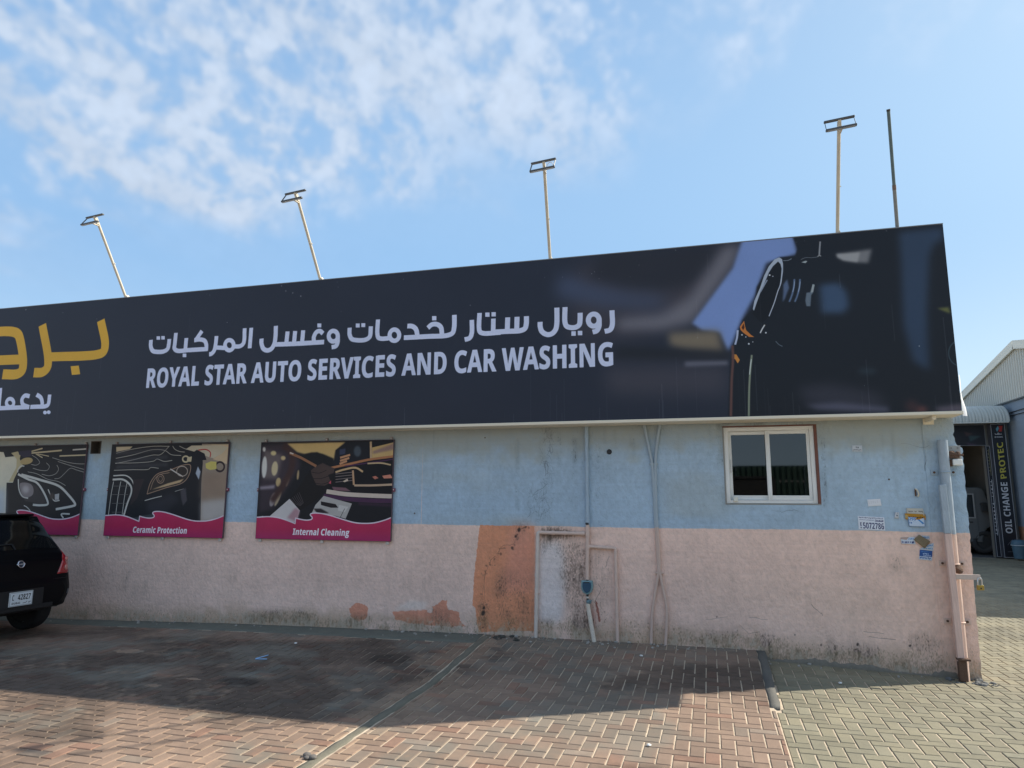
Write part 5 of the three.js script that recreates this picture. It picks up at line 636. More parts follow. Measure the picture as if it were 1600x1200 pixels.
// ------------------------------------------------------------------ the parked car (nose to the left, tail towards the gate)
{
  const car = thing('parked_car', 'black hatchback parked along the wall, its tail and right rear corner in view', 'car', [-8.03, 0.004, 1.5]);
  const paint = new THREE.MeshPhysicalMaterial({ color: lin(0.004, 0.004, 0.005), roughness: 0.4, specularIntensity: 0.16, clearcoat: 0.08, clearcoatRoughness: 0.1 }), glass = new THREE.MeshPhysicalMaterial({ color: lin(0.006, 0.007, 0.008), roughness: 0.06 }), trim = mat(0.012, 0.012, 0.013, 0.6), red = new THREE.MeshPhysicalMaterial({ color: lin(0.38, 0.012, 0.016), roughness: 0.12, clearcoat: 1 }), clear = new THREE.MeshPhysicalMaterial({ color: lin(0.55, 0.22, 0.18), roughness: 0.12, clearcoat: 1 }), chrome = mat(0.62, 0.63, 0.66, 0.14, { metalness: 1 }), rubber = mat(0.018, 0.018, 0.019, 0.85);
  // sections of the body from tail to nose: distance, then (half width, height) from the sill to the roof
  const ST = [
    [0.00, 0.36, [0.44, 0.37], [0.56, 0.43], [0.60, 0.53], [0.585, 0.60], [0.54, 0.632], [0.38, 0.642], 0.645],
    [0.03, 0.35, [0.53, 0.355], [0.63, 0.42], [0.68, 0.53], [0.655, 0.64], [0.60, 0.70], [0.42, 0.715], 0.72],
    [0.06, 0.34, [0.59, 0.345], [0.68, 0.42], [0.722, 0.55], [0.675, 0.76], [0.60, 0.90], [0.44, 0.93], 0.94],
    [0.13, 0.33, [0.64, 0.335], [0.73, 0.42], [0.770, 0.57], [0.73, 0.84], [0.645, 0.985], [0.47, 1.02], 1.03],
    [0.30, 0.31, [0.69, 0.315], [0.78, 0.41], [0.818, 0.57], [0.785, 0.92], [0.625, 1.15], [0.48, 1.22], 1.235],
    [0.48, 0.27, [0.72, 0.275], [0.805, 0.39], [0.840, 0.58], [0.815, 0.94], [0.605, 1.30], [0.49, 1.40], 1.42],
    [0.60, 0.23, [0.74, 0.235], [0.82, 0.38], [0.850, 0.58], [0.835, 0.95], [0.635, 1.39], [0.545, 1.462], 1.48],
    [0.90, 0.22, [0.74, 0.225], [0.82, 0.38], [0.850, 0.58], [0.838, 0.95], [0.63, 1.41], [0.55, 1.485], 1.508],
    [1.60, 0.22, [0.74, 0.225], [0.82, 0.38], [0.850, 0.58], [0.840, 0.95], [0.63, 1.43], [0.55, 1.51], 1.535],
    [2.30, 0.22, [0.74, 0.225], [0.82, 0.38], [0.850, 0.58], [0.840, 0.95], [0.64, 1.39], [0.54, 1.465], 1.495],
    [2.90, 0.22, [0.74, 0.225], [0.82, 0.38], [0.848, 0.58], [0.838, 0.94], [0.70, 1.13], [0.56, 1.18], 1.20],
    [3.30, 0.22, [0.73, 0.225], [0.81, 0.38], [0.842, 0.57], [0.830, 0.90], [0.74, 0.985], [0.58, 1.01], 1.03],
    [3.90, 0.23, [0.68, 0.235], [0.77, 0.38], [0.800, 0.54], [0.780, 0.76], [0.69, 0.85], [0.50, 0.885], 0.90],
    [4.18, 0.25, [0.58, 0.255], [0.67, 0.36], [0.700, 0.48], [0.680, 0.60], [0.62, 0.67], [0.45, 0.70], 0.71],
    [4.28, 0.29, [0.46, 0.30], [0.54, 0.37], [0.560, 0.46], [0.540, 0.54], [0.50, 0.58], [0.38, 0.60], 0.605]];
  const cr = (a, b, c, d, t) => 0.5 * (2 * b + (c - a) * t + (2 * a - 5 * b + 4 * c - d) * t * t + (3 * b - a - 3 * c + d) * t * t * t);
  const knots = ST.map(([d, yb, ...r]) => { const top = r.pop(); return { d, p: [[0, yb], ...r, [0, top]] }; });
  const section = (u) => { const n = knots.length; let i = 0; while (i < n - 2 && u > knots[i + 1].d) i++; const t = clamp((u - knots[i].d) / (knots[i + 1].d - knots[i].d)); const q = (k) => knots[clamp(k, 0, n - 1)]; return q(i).p.map((_, j) => [0, 1].map((e) => { const lo = q(i).p[j][e], hi = q(i + 1).p[j][e]; return lerp(lo, hi, t * t * (3 - 2 * t) * 0.35 + t * 0.65); })); };
  const surf = (u, v, s) => { const p = section(u), n = p.length - 1, x = clamp(v) * n, i = Math.min(n - 1, Math.floor(x)), t = x - i, g = (k, e) => k < 0 ? (e ? p[0][1] : -p[1][0]) : k > n ? (e ? p[n - 1][1] : -p[n - 1][0]) : p[k][e]; return new THREE.Vector3(-u, cr(g(i - 1, 1), g(i, 1), g(i + 1, 1), g(i + 2, 1), t), s * cr(g(i - 1, 0), g(i, 0), g(i + 1, 0), g(i + 2, 0), t)); };
  const patch = (u0, u1, v0, v1, s, nu, nv, off = 0) => { const p = [], uv = [], ix = [], e = 1e-3; for (let i = 0; i <= nu; i++) for (let j = 0; j <= nv; j++) { const u = lerp(u0(j / nv), u1(j / nv), i / nu), v = lerp(v0(i / nu), v1(i / nu), j / nv), P = surf(u, v, s); if (off) { const du = surf(u + e, v, s).sub(surf(Math.max(0, u - e), v, s)), dv = surf(u, Math.min(1, v + e), s).sub(surf(u, v - e, s)), n = du.cross(dv).multiplyScalar(s).normalize(); if (v > 0.97) n.z *= 0.2; P.addScaledVector(n, off * (n.x * 0.2 + n.y * 0.4 + n.z * s * 0.6 >= 0 ? 1 : -1)); } p.push(P.x, P.y, P.z); uv.push(u, v); } const w = nv + 1; for (let i = 0; i < nu; i++) for (let j = 0; j < nv; j++) { const a = i * w + j; s > 0 ? ix.push(a, a + 1, a + w, a + w, a + 1, a + w + 1) : ix.push(a, a + w, a + 1, a + 1, a + w, a + w + 1); } const g = new THREE.BufferGeometry(); g.setAttribute('position', new THREE.Float32BufferAttribute(p, 3)); g.setAttribute('uv', new THREE.Float32BufferAttribute(uv, 2)); g.setIndex(ix); g.computeVertexNormals(); return g; };
  const K = (v) => () => v, us = []; for (let i = 0; i < ST.length - 1; i++) for (let k = 0; k < 5; k++) us.push(lerp(ST[i][0], ST[i + 1][0], k / 5)); us.push(4.28);
  { const p = [], ix = [], M = 56; for (const u of us) for (let j = 0; j < M; j++) { const s = j < M / 2 ? 1 : -1, v = s > 0 ? j / (M / 2) : 1 - (j - M / 2) / (M / 2), P = surf(u, v, s); p.push(P.x, P.y, P.z); } for (let i = 0; i + 1 < us.length; i++) for (let j = 0; j < M; j++) { const a = i * M + j, b = i * M + (j + 1) % M; ix.push(a, b, a + M, a + M, b, b + M); } for (const [i, f] of [[0, 1], [us.length - 1, 0]]) { const c = p.length / 3, q = surf(us[i], 0, 1), t = surf(us[i], 1, 1); p.push(-us[i], (q.y + t.y) / 2, 0); for (let j = 0; j < M; j++) { const a = i * M + j, b = i * M + (j + 1) % M; f ? ix.push(c, b, a) : ix.push(c, a, b); } } const g = new THREE.BufferGeometry(); g.setAttribute('position', new THREE.Float32BufferAttribute(p, 3)); g.setIndex(ix); g.computeVertexNormals(); mesh('body', g, paint, car); }
  const rw = mesh('rear_window', [patch(K(0.17), K(0.54), (t) => lerp(5.35, 5.55, t) / 7, K(1), 1, 10, 10, 0.004), patch(K(0.17), K(0.54), (t) => lerp(5.35, 5.55, t) / 7, K(1), -1, 10, 10, 0.004)], glass, car); mesh('wiper', [rod([-0.20, 1.14, 0.02], [-0.21, 1.13, 0.36], 0.007, 8), rod([-0.165, 1.075, 0.0], [-0.20, 1.14, 0.02], 0.009, 8)], rubber, rw);
  mesh('windscreen', [1, -1].map((s) => patch(K(2.42), K(3.2), K(5.6 / 7), K(1), s, 8, 8, 0.004)), glass, car); for (const s of [1, -1]) { mesh('side_window', patch(K(0.75), K(1.45), K(4.25 / 7), K(4.95 / 7), s, 8, 5, 0.004), glass, car); mesh('side_window', patch(K(1.52), K(2.45), K(4.25 / 7), K(4.93 / 7), s, 8, 5, 0.004), glass, car); }
  // where the tail meets a line along the car at the given side distance and height
  const tailAt = (la, y) => { for (let u = 0; u < 0.9; u += 0.004) { let best = -1, prev = null; for (let k = 0; k <= 60; k++) { const P = surf(u, 0.3 + 0.7 * k / 60, 1); if (prev && (prev.y - y) * (P.y - y) <= 0) best = Math.max(best, lerp(prev.z, P.z, (y - prev.y) / (P.y - prev.y || 1))); prev = P; } if (best >= la) return u; } return 0.3; };
  const lampGeo = (s) => { const p = [], ix = [], NV = 14, NU = 8, ins = [0.50, 0.535, 0.565, 0.60, 0.645], out = [0.690, 0.712, 0.722, 0.715, 0.69], at = (a, t) => { const x = t * 4, i = Math.min(3, Math.floor(x)); return lerp(a[i], a[i + 1], x - i); }; for (let j = 0; j <= NV; j++) for (let i = 0; i <= NU; i++) { const v = j / NV, la = lerp(at(ins, v), at(out, v), i / NU), y = lerp(0.745, 1.03, v), e = (i === 0 || i === NU || j === 0 || j === NV); p.push(-tailAt(la, y) + (e ? 0.002 : 0.016), y, s * la); } const w = NU + 1; for (let j = 0; j < NV; j++) for (let i = 0; i < NU; i++) { const a = j * w + i; s > 0 ? ix.push(a, a + w, a + 1, a + 1, a + w, a + w + 1) : ix.push(a, a + 1, a + w, a + w, a + 1, a + w + 1); } const g = new THREE.BufferGeometry(); g.setAttribute('position', new THREE.Float32BufferAttribute(p, 3)); g.setIndex(ix); g.computeVertexNormals(); return g; };
  for (const s of [1, -1]) { const l = mesh('tail_light', lampGeo(s), red, car); for (const [la, y] of [[0.625, 0.815], [0.665, 0.915]]) mesh('lens', new THREE.SphereGeometry(0.036, 16, 10).scale(0.5, 1, 0.9).rotateY(-s * 0.5).translate(-tailAt(la, y) + 0.012, y, s * la), clear, l); mesh('headlight', patch(K(3.86), K(4.14), K(4.25 / 7), K(5.1 / 7), s, 6, 6, 0.005), mat(0.6, 0.62, 0.64, 0.1), car); mesh('door_handle', rbox(0.18, 0.03, 0.03, -1.25, 0.86, s * 0.856, 0.012), paint, car); mesh('wing_mirror', rbox(0.12, 0.13, 0.2, -2.62, 1.0, s * 0.93, 0.045), paint, car); }
  mesh('spoiler', [rbox(0.14, 0.026, 0.96, -0.56, 1.480, 0, 0.012)], paint, car);
  mesh('tailgate_seam', [rbox(0.004, 0.005, 1.30, -0.022, 0.690, 0, 0.001)], trim, car); mesh('reflector', rbox(0.006, 0.06, 0.018, -0.018, 0.64, -0.55, 0.002).rotateX(-0.2), mat(0.10, 0.105, 0.11, 0.3), car);
  mesh('lower_valance', [rbox(0.03, 0.06, 0.9, -0.012, 0.385, 0, 0.01)], trim, car); mesh('plate_recess', rbox(0.012, 0.20, 0.60, 0.002, 0.505, 0, 0.004), trim, car);
  { const w = 0.30, h = 0.165, c = canvas(512, 256), x = c.getContext('2d'); fill(x, 512, 256, 'rgb(216,222,226)'); x.strokeStyle = 'rgb(40,44,50)'; x.lineWidth = 5; x.strokeRect(8, 8, 496, 240); fitText(x, 'C', 52, 150, 46, 104, '', 'rgb(20,22,26)'); fitText(x, '42827', 178, 150, 290, 104, '', 'rgb(20,22,26)'); fitText(x, 'DUBAI', 52, 220, 190, 34, '', 'rgb(30,32,36)'); x.strokeStyle = 'rgb(30,32,36)'; x.lineWidth = 9; x.beginPath(); x.moveTo(470, 190); x.lineTo(466, 212); x.lineTo(420, 216); x.moveTo(400, 196); x.quadraticCurveTo(380, 186, 372, 210); x.lineTo(300, 216); x.moveTo(440, 190); x.lineTo(436, 214); x.stroke();
    const pl = mesh('licence_plate', rbox(0.008, h, w, 0.013, 0.506, 0, 0.002), mat(0.7, 0.72, 0.72, 0.4), car); mesh('plate_print', new THREE.PlaneGeometry(w - 0.006, h - 0.006).rotateY(Math.PI / 2).translate(0.0185, 0.506, 0), new THREE.MeshPhysicalMaterial({ map: canvasTex(c), roughness: 0.4 }), pl); }
  { const e = mesh('emblem', [new THREE.TorusGeometry(0.040, 0.0075, 10, 32).rotateY(Math.PI / 2)], chrome, car); e.position.set(-0.044, 0.905, 0); e.rotation.z = 0.24; mesh('emblem_bar', rbox(0.012, 0.017, 0.112, 0, 0, 0, 0.004), chrome, e); mesh('emblem_field', cyl(0.036, 0.036, 0.004, 0, 0, 0, 24).rotateZ(Math.PI / 2), mat(0.02, 0.03, 0.05, 0.3), e); }
  mesh('exhaust', [rod([-0.05, 0.30, 0.35], [-0.5, 0.30, 0.35], 0.022)], mat(0.3, 0.3, 0.3, 0.3, { metalness: 0.9 }), car); mesh('underbody', rbox(3.6, 0.08, 1.3, -2.2, 0.30, 0, 0.02), trim, car);
  for (const d of [0.72, 3.32]) for (const s of [1, -1]) {
    const w = new THREE.Group(); w.name = 'wheel'; w.position.set(-d, 0.300, s * 0.735); car.add(w);
    const prof = [[0.205, -0.09], [0.27, -0.098], [0.296, -0.085], [0.303, -0.05], [0.303, 0.05], [0.296, 0.085], [0.27, 0.098], [0.205, 0.09]].map((q) => new THREE.Vector2(...q)); mesh('tyre', new THREE.LatheGeometry(prof, 48).rotateX(Math.PI / 2), rubber, w);
    const rim = [cyl(0.207, 0.207, 0.12, 0, 0, 0, 36).rotateX(Math.PI / 2)]; for (let k = 0; k < 6; k++) rim.push(rbox(0.035, 0.17, 0.02, 0, 0.11, s * 0.075, 0.006).rotateZ(k * Math.PI / 3)); mesh('rim', rim, mat(0.35, 0.36, 0.37, 0.35, { metalness: 0.7 }), w); mesh('brake_drum', cyl(0.202, 0.202, 0.03, 0, 0, 0, 30).rotateX(Math.PI / 2).translate(0, 0, -s * 0.07), rubber, w);
    mesh('wheel_arch', [new THREE.TorusGeometry(0.335, 0.022, 8, 30, Math.PI).translate(-d, 0.285, s * 0.835)], trim, car);
  }
}
// ------------------------------------------------------------------ beyond the corner: the workshop and its entrance
const X1 = 9.143, FZ = -17.055;
function corrugated(x, z0, z1, y0, topFn, pitch, depth, dir = -1) {   // upright ribbed sheet in the plane x, facing dir
  const p = [], ix = [], cols = []; for (let z = z0; z < z1 - 1e-6; z += pitch) cols.push([z, 0], [z + pitch * 0.50, 0], [z + pitch * 0.62, 1], [z + pitch * 0.88, 1]); cols.push([z1, 0]);
  for (const [z, k] of cols) { const q = Math.min(z, z1); p.push(x + dir * depth * k, y0, q, x + dir * depth * k, topFn(q), q); } for (let i = 0; i + 1 < cols.length; i++) { const a = i * 2; ix.push(a, a + 2, a + 1, a + 1, a + 2, a + 3); } const g = new THREE.BufferGeometry(); g.setAttribute('position', new THREE.Float32BufferAttribute(p, 3)); g.setIndex(ix); const n = g.toNonIndexed(); n.computeVertexNormals(); return n;
}
{
  const g = thing('workshop_building', 'big workshop with a blue and orange wall under a pale corrugated gable', 'building'); const ridge = 6.30, zc = -15.64, zN = -7.4, zF = -23.9, eave = 4.80, roofY = (z) => ridge - Math.abs(z - zc) * 0.1866;
  const bw = mat(0.27, 0.34, 0.42, 0.9, { map: rep(SMUDGE, 2.2), bumpMap: rep(GRAIN, 0.6), bumpScale: 0.01 }), ow = mat(0.52, 0.27, 0.16, 0.9, { map: rep(SMUDGE, 2.0), bumpMap: rep(GRAIN, 0.6), bumpScale: 0.008 }), sheet = mat(0.87, 0.88, 0.80, 0.45, { map: rep(SMUDGE, 2.5) });
  mesh('wall', box2(X1, X1 + 0.2, 0.935, eave, zF, zN), bw, g); mesh('wall_base', box2(X1 - 0.004, X1 + 0.2, -0.3, 0.934, zF, zN + 0.004), ow, g); mesh('end_wall', box2(X1 + 0.2, X1 + 12, -0.3, eave, zN - 0.2, zN), bw, g); mesh('end_wall', box2(X1 + 0.2, X1 + 12, -0.3, eave, zF, zF + 0.2), bw, g); mesh('far_wall', box2(X1 + 12, X1 + 12.2, -0.3, eave, zF, zN), bw, g);
  for (let z = zF; z < zN - 0.1; z += 1.03) { const e = Math.min(z + 1.03, zN); mesh('gable_sheet', corrugated(X1 - 0.03, z, e, eave - 0.02, (q) => roofY(q) - 0.02, 0.172, 0.05), sheet, g); }
  mesh('gable_filler', box2(X1 - 0.01, X1 + 0.1, eave + 0.001, ridge - 1.35, zF, zN), sheet, g); mesh('gable_flashing', [box2(X1 - 0.06, X1 + 0.02, eave - 0.06, eave - 0.022, zF, zN)], mat(0.10, 0.11, 0.11, 0.6), g);
  for (const s of [-1, 1]) { const L = Math.hypot(8.4, 8.4 * 0.1866), a = Math.atan(0.1866); const r = new THREE.BoxGeometry(12.4, 0.05, L).rotateX(s * a).translate(X1 + 6.1, ridge - 8.4 * 0.1866 / 2 + 0.03, zc + s * 4.2); mesh('roof', r, sheet, g); const f = new THREE.BoxGeometry(0.05, 0.26, L).rotateX(s * a).translate(X1 - 0.125, ridge - 8.4 * 0.1866 / 2 + 0.07, zc + s * 4.2); mesh('rake_trim', f, mat(0.82, 0.82, 0.72, 0.5, { map: rep(SMUDGE, 1.5) }), g); }
  for (const [dy, s] of [[0, 0.05], [-0.10, 0.08]]) { const a = new THREE.Vector3(X1 - 0.02, 4.42 + dy, FZ + 0.25), b = new THREE.Vector3(X1 - 0.02, 4.62 + dy, zN - 0.1), m = a.clone().lerp(b, 0.4); m.y -= s; tag(mesh('wall_wire', tube([a, m, b], 0.014, 40, 6), mat(0.02, 0.02, 0.022, 0.7)), dy ? 'lower black wire sagging along the blue workshop wall' : 'upper black wire sagging along the blue workshop wall', 'wire', 'wires on the workshop wall'); }
}
{
  // the drive-in bay at the end of the yard
  const g = thing('service_bay', 'drive-in service bay with a barrel canopy and a dark open doorway', 'building'), wm = mat(0.22, 0.21, 0.185, 0.9, { map: rep(SMUDGE, 2) }), x0 = 4.6, x1 = 8.44, top = 3.45;
  mesh('facade', [box2(x0 - 0.8, x0, -0.3, 4.5, FZ - 0.2, FZ), box2(x0, x1, top, 4.5, FZ - 0.2, FZ), box2(x1, X1 - 0.01, -0.3, 4.5, FZ - 0.2, FZ)], wm, g); mesh('side_wall', box2(x0 - 0.8, x0 - 0.6, -0.3, 4.5, FZ - 9, FZ - 0.2), wm, g); mesh('side_wall', box2(X1 - 0.22, X1 - 0.01, -0.3, 4.5, FZ - 9, FZ - 0.2), wm, g); mesh('back_wall', box2(x0 - 0.8, X1 - 0.01, -0.3, 4.5, FZ - 9.2, FZ - 9), wm, g); mesh('roof', box2(x0 - 0.8, X1 - 0.01, 4.501, 4.60, FZ - 9.2, FZ), wm, g); mesh('floor', box2(x0 - 0.6, X1 - 0.22, -0.1, -0.02, FZ - 9, FZ), mat(0.10, 0.10, 0.10, 0.7), g);
  mesh('fascia_board', box2(x0, 8.487, top - 0.02, 4.10, FZ + 0.002, FZ + 0.05), (() => { const c = canvas(1024, 180), x = c.getContext('2d'); fill(x, 1024, 180, 'rgb(30,32,40)'); const r = rng(5); for (let k = 0; k < 26; k++) { x.filter = 'blur(6px)'; x.fillStyle = `rgba(${60 + r() * 60},${64 + r() * 60},${74 + r() * 60},0.5)`; x.beginPath(); const a = r() * 1024, b = r() * 180; x.moveTo(a, b); x.lineTo(a + 40 + r() * 70, b + r() * 40 - 20); x.lineTo(a + r() * 60, b + 30 + r() * 40); x.fill(); } x.filter = 'none'; x.strokeStyle = 'rgb(120,122,126)'; x.lineWidth = 5; x.strokeRect(2, 2, 1020, 176); return new THREE.MeshPhysicalMaterial({ map: canvasTex(c), roughness: 0.5 }); })(), g);
  const sheet = mat(0.76, 0.79, 0.73, 0.45, { map: rep(SMUDGE, 1.2) }); const cp = new THREE.Group(); cp.name = 'canopy'; g.add(cp);
  const sec = []; for (let k = 0; k <= 10; k++) { const a = k / 10 * Math.PI / 2; sec.push([FZ + 0.06 + 0.62 * Math.sin(a), 4.16 + 0.50 * Math.cos(a)]); } sec.push([FZ + 0.68, 4.12]);
  for (let x = 4.4; x < 8.82; x += 0.1835) { const p = [], ix = [], W = 0.1835; const pr = [[0, 0], [0.08, 1], [0.30, 1], [0.42, 0.4], [0.58, 0.4], [0.70, 1], [0.92, 1], [1, 0]]; sec.forEach(([z, y], i) => pr.forEach(([u, b]) => { const a = Math.min(i, 10) / 10 * Math.PI / 2; p.push(x + u * W, y + 0.022 * b * Math.cos(a), z + 0.022 * b * Math.sin(a)); })); const n = pr.length; for (let i = 0; i + 1 < sec.length; i++) for (let k = 0; k + 1 < n; k++) { const a = i * n + k; ix.push(a, a + n, a + 1, a + 1, a + n, a + n + 1); } const q = new THREE.BufferGeometry(); q.setAttribute('position', new THREE.Float32BufferAttribute(p, 3)); q.setIndex(ix); q.computeVertexNormals(); mesh('canopy_sheet', q, sheet, cp); }
  mesh('canopy_end', (() => { const s = new THREE.Shape([[FZ + 0.03, 4.12], ...sec.slice().reverse(), [FZ + 0.03, 4.66]].map(([z, y]) => new THREE.Vector2(-z, y))); return new THREE.ExtrudeGeometry(s, { depth: 0.02, bevelEnabled: false }).rotateY(Math.PI / 2).translate(8.845, 0, 0); })(), sheet, cp); mesh('canopy_gutter', box2(4.4, 8.95, 4.085, 4.118, FZ + 0.62, FZ + 0.70, 0.006), mat(0.60, 0.62, 0.58, 0.5), cp);
  mesh('tube_lamp', [beam([6.9, 3.12, FZ - 2.6], [7.95, 3.26, FZ - 2.6], 0.07, 0.05)], mat(0.6, 0.58, 0.5, 0.6), g); mesh('lamp_cord', rod([7.95, 3.28, FZ - 2.6], [7.95, 4.5, FZ - 2.6], 0.012, 8), blackish, g);
  // the two upright banners on the door post
  const arab = (x, w, y0, y1, col, seed, n) => { const r = rng(seed); x.strokeStyle = col; x.lineWidth = w * 0.16; x.lineCap = 'round'; let y = y0; const st = (y1 - y0) / n; for (let k = 0; k < n; k++) { x.beginPath(); x.moveTo(w * 0.62, y); x.lineTo(w * 0.62, y + st * 0.9); if (r() < 0.6) { x.moveTo(w * 0.62, y + st * 0.5); x.lineTo(w * (0.25 + 0.15 * r()), y + st * 0.5); } if (r() < 0.35) { x.moveTo(w * 0.62, y + st * 0.3); x.arc(w * 0.5, y + st * 0.5, w * 0.14, 0, 6.28); } x.stroke(); if (r() < 0.5) { x.fillStyle = col; x.fillRect(w * (r() < 0.5 ? 0.1 : 0.85), y + st * 0.4, w * 0.1, w * 0.1); } y += st; } };
  const ban = (w, h, fn) => { const c = canvas(w, h), x = c.getContext('2d'); fill(x, w, h, 'rgb(24,27,36)'); fn(x, w, h); x.strokeStyle = 'rgb(170,172,176)'; x.lineWidth = 8; x.strokeRect(3, 3, w - 6, h - 6); return new THREE.MeshPhysicalMaterial({ map: canvasTex(c), roughness: 0.5 }); };
  const upright = (x, t, cx, y, len, cap, col, skew = 0) => { x.save(); x.translate(cx, y); x.rotate(-Math.PI / 2); fitText(x, t, 0, 0, len, cap, '', col, skew); x.restore(); };
  const t1 = thing('upright_banner', 'tall dark banner reading OIL CHANGE in white and PROTEC in yellow beside the bay doorway', 'banner', [8.755, 0, FZ + 0.17]); mesh('banner_box', box2(-0.195, 0.195, 0.0, 4.085, -0.165, 0.155), mat(0.05, 0.055, 0.07, 0.6), t1);
  mesh('banner_print', new THREE.PlaneGeometry(0.385, 4.08).translate(0, 2.042, 0.158), ban(200, 2048, (x, w, h) => { upright(x, 'OIL CHANGE', 148, 1690, 790, 92, 'rgb(196,198,202)'); upright(x, 'PROTEC', 148, 858, 580, 84, 'rgb(180,170,70)', -0.16); x.fillStyle = 'rgb(170,46,40)'; x.beginPath(); x.moveTo(112, 30); x.lineTo(170, 30); x.lineTo(150, 120); x.lineTo(104, 120); x.lineTo(120, 76); x.fill(); x.fillStyle = 'rgb(90,150,170)'; x.beginPath(); x.moveTo(70, 80); x.lineTo(104, 30); x.lineTo(118, 74); x.lineTo(84, 124); x.fill(); fitText(x, 'enoc', 40, 216, 120, 26, '', 'rgb(190,192,196)'); x.strokeStyle = 'rgb(190,192,196)'; x.lineWidth = 9; x.beginPath(); x.moveTo(150, 160); x.lineTo(60, 164); x.lineTo(50, 150); x.moveTo(110, 162); x.arc(100, 154, 10, 0, 6.28); x.stroke(); x.strokeStyle = 'rgb(110,114,122)'; x.lineWidth = 6; x.beginPath(); x.moveTo(60, 1860); x.lineTo(130, 1780); x.lineTo(150, 1860); x.lineTo(100, 1900); x.moveTo(50, 1960); x.lineTo(150, 1956); x.stroke(); }), t1);
  const t2 = thing('upright_banner', 'narrow dark banner with white Arabic writing on the edge of the bay doorway', 'banner', [8.495, 0, FZ + 0.06]); mesh('banner_box', box2(-0.055, 0.06, 0.0, 3.42, -0.055, 0.055), mat(0.05, 0.055, 0.07, 0.6), t2); mesh('banner_print', new THREE.PlaneGeometry(0.113, 3.41).translate(0.0025, 1.71, 0.058), ban(72, 2048, (x, w) => { arab(x, w, 640, 1660, 'rgb(186,188,192)', 12, 15); arab(x, w, 60, 560, 'rgb(110,108,80)', 19, 8); }), t2);
}
{ // light truck standing in the bay
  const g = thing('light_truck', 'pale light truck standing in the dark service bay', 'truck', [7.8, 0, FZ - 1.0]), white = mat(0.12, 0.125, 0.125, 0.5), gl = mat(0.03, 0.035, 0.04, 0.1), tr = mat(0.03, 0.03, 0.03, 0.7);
  const s = new THREE.Shape(); s.moveTo(-0.85, 0.42); s.lineTo(0.62, 0.42); s.quadraticCurveTo(0.66, 0.85, 0.95, 0.93); s.lineTo(1.02, 1.15); s.lineTo(0.80, 1.97); s.quadraticCurveTo(0.76, 2.1, 0.62, 2.1); s.lineTo(-0.70, 2.1); s.quadraticCurveTo(-0.85, 2.1, -0.87, 1.95); s.closePath();
  mesh('cab', new THREE.ExtrudeGeometry(s, { depth: 1.6, bevelEnabled: true, bevelSize: 0.04, bevelThickness: 0.04, bevelSegments: 2 }).translate(0, 0, -1.6), white, g); const d = mesh('door', [box2(-0.42, 0.55, 0.5, 2.0, 0.042, 0.058, 0.006)], white, g); mesh('door_window', box2(-0.34, 0.46, 1.18, 1.9, 0.059, 0.066, 0.003), gl, d); mesh('window_frame', [box2(-0.38, -0.34, 1.14, 1.94, 0.06, 0.075), box2(0.46, 0.50, 1.14, 1.94, 0.06, 0.075), box2(-0.34, 0.46, 1.9, 1.94, 0.06, 0.075), box2(-0.34, 0.46, 1.14, 1.18, 0.06, 0.075)], mat(0.30, 0.30, 0.29, 0.5), d); mesh('handle', rbox(0.12, 0.035, 0.03, 0.35, 1.02, 0.07, 0.01), tr, d);
  mesh('wing_mirror', [rbox(0.16, 0.3, 0.08, 0.72, 1.5, 0.22, 0.02), rod([0.66, 1.6, 0.05], [0.72, 1.6, 0.2], 0.012)], tr, g); for (const [x, z] of [[0.70, 0.0], [0.70, -1.55], [-2.5, -0.05], [-2.5, -1.5]]) { mesh('wheel', [new THREE.TorusGeometry(0.28, 0.11, 12, 30).translate(x, 0.39, z - 0.05), cyl(0.24, 0.24, 0.12, 0, 0, 0, 24).rotateX(Math.PI / 2).translate(x, 0.39, z - 0.05)], tr, g); } mesh('bumper', rbox(0.08, 0.2, 1.5, 1.02, 0.55, -0.8, 0.03), mat(0.6, 0.6, 0.6, 0.5), g); mesh('cargo_bed', [box2(-3.4, -0.95, 0.75, 0.87, -1.62, 0.03, 0.01), box2(-3.4, -0.95, 0.871, 1.25, -0.0, 0.03, 0.006), box2(-3.4, -0.95, 0.871, 1.25, -1.62, -1.59, 0.006), box2(-3.43, -3.401, 0.871, 1.25, -1.6, 0.0, 0.006)], white, g); mesh('chassis', [box2(-3.3, 0.5, 0.45, 0.58, -1.2, -1.05), box2(-3.3, 0.5, 0.45, 0.58, -0.5, -0.35)], tr, g);
}
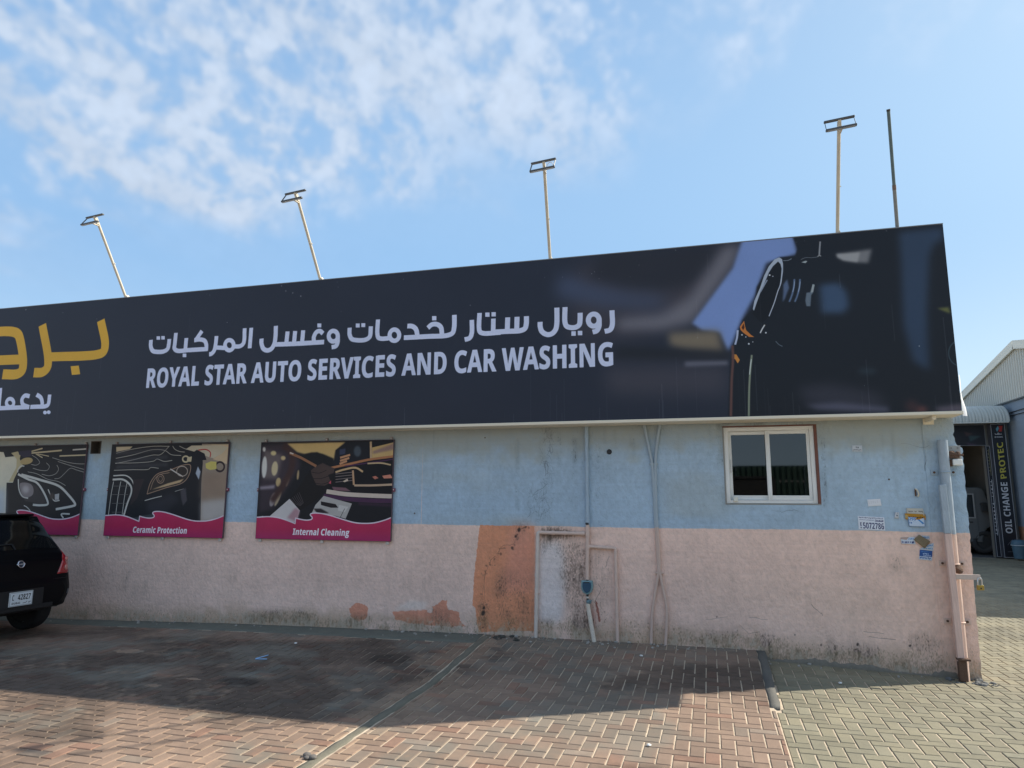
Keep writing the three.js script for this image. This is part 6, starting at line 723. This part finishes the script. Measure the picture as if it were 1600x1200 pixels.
{ // things standing by the banner
  const p = pix(1582, 872, 1, 0), b = thing('dustbin', 'blue plastic bin with a pale band below its rim, beside the tall banner', 'bin', [8.80, 0, FZ + 0.85]); const blue = mat(0.075, 0.145, 0.20, 0.6, { map: rep(SMUDGE, 0.4) });
  mesh('bucket', new THREE.LatheGeometry([[0, 0.01], [0.155, 0.01], [0.165, 0.03], [0.20, 0.40], [0.205, 0.40]].map((q) => new THREE.Vector2(...q)), 28), blue, b); mesh('lid', new THREE.LatheGeometry([[0.215, 0.40], [0.218, 0.43], [0.19, 0.52], [0.12, 0.56], [0, 0.57]].map((q) => new THREE.Vector2(...q)), 28), blue, b); mesh('band', new THREE.TorusGeometry(0.214, 0.009, 8, 28).rotateX(Math.PI / 2).translate(0, 0.405, 0), mat(0.5, 0.55, 0.58, 0.5), b);
  const w = thing('white_board', 'narrow white board leaning upright beside the blue bin', 'board', [8.98, 0, FZ + 1.15], 0.1); mesh('panel', rbox(0.085, 0.36, 0.03, -0.03, 0.18, 0, 0.004), mat(0.62, 0.66, 0.70, 0.6), w); mesh('stand', rbox(0.02, 0.34, 0.16, 0.015, 0.17, -0.09, 0.004), mat(0.08, 0.08, 0.09, 0.6), w);
  const c = thing('white_canister', 'white plastic canister standing on the shaded ground by the orange wall base', 'canister', [9.0, 0, FZ + 1.75]); mesh('body', rbox(0.2, 0.3, 0.24, 0, 0.15, 0, 0.03), mat(0.66, 0.68, 0.70, 0.5), c); mesh('cap', cyl(0.03, 0.035, 0.05, 0.04, 0.325, 0.05, 16), mat(0.4, 0.08, 0.07, 0.5), c); mesh('handle', tube([[-0.06, 0.29, 0], [-0.05, 0.35, 0], [0.0, 0.36, 0], [0.02, 0.29, 0]], 0.012, 20, 8), mat(0.66, 0.68, 0.70, 0.5), c);
}
// ------------------------------------------------------------------ across the yard, mirrored in the window panes
{
  const g = thing('sheet_fence', 'dark green corrugated sheet fence across the yard', 'fence', [0, 0, 17]), m = mat(0.035, 0.085, 0.065, 0.6, { map: rep(SMUDGE, 2.2) });
  for (let x = -9; x < 13; x += 1.1) { const s = corrugated(0, 0, 1.094, 0.0, () => 2.86 + 0.015 * Math.sin(x * 3), 0.183, 0.045).rotateY(Math.PI / 2); mesh('fence_sheet', s.translate(x, 0, 0), m, g); } for (let x = -9; x <= 13.1; x += 2.2) mesh('fence_post', box2(x - 0.03, x + 0.03, 0, 2.8, 0.05, 0.11), mat(0.2, 0.2, 0.2, 0.6), g); mesh('rail', [box2(-9, 13.1, 0.5, 0.56, 0.01, 0.05), box2(-9, 13.1, 2.3, 2.36, 0.01, 0.05)], mat(0.2, 0.2, 0.2, 0.6), g);
  const c = thing('storage_container', 'dark steel storage container in front of the green fence', 'container', [-2.2, 0, 14.6]), k = mat(0.022, 0.024, 0.026, 0.7, { map: rep(SMUDGE, 1.4) }); mesh('body', rbox(7.8, 2.25, 2.2, 0.1, 1.2, 0, 0.02), k, c); mesh('base_rail', [box2(-3.8, 4.0, 0.0, 0.08, -1.08, 1.08)], k, c); mesh('top_rail', [box2(-3.82, 4.02, 2.325, 2.40, -1.13, 1.13)], k, c); mesh('side_strip', box2(-3.8, 4.0, 1.58, 1.64, -1.125, -1.101), mat(0.12, 0.12, 0.12, 0.6), c); for (const x of [-3.82, 4.0]) mesh('corner_post', box2(x - 0.06, x + 0.06, 0.08, 2.325, -1.14, -1.05), k, c);
}
const renderer = new THREE.WebGLRenderer({ antialias: true });
renderer.setSize(1024, 768);
renderer.toneMapping = THREE.LinearToneMapping; renderer.toneMappingExposure = EXPOSURE; renderer.shadowMap.enabled = true;
renderer.render(scene, camera);
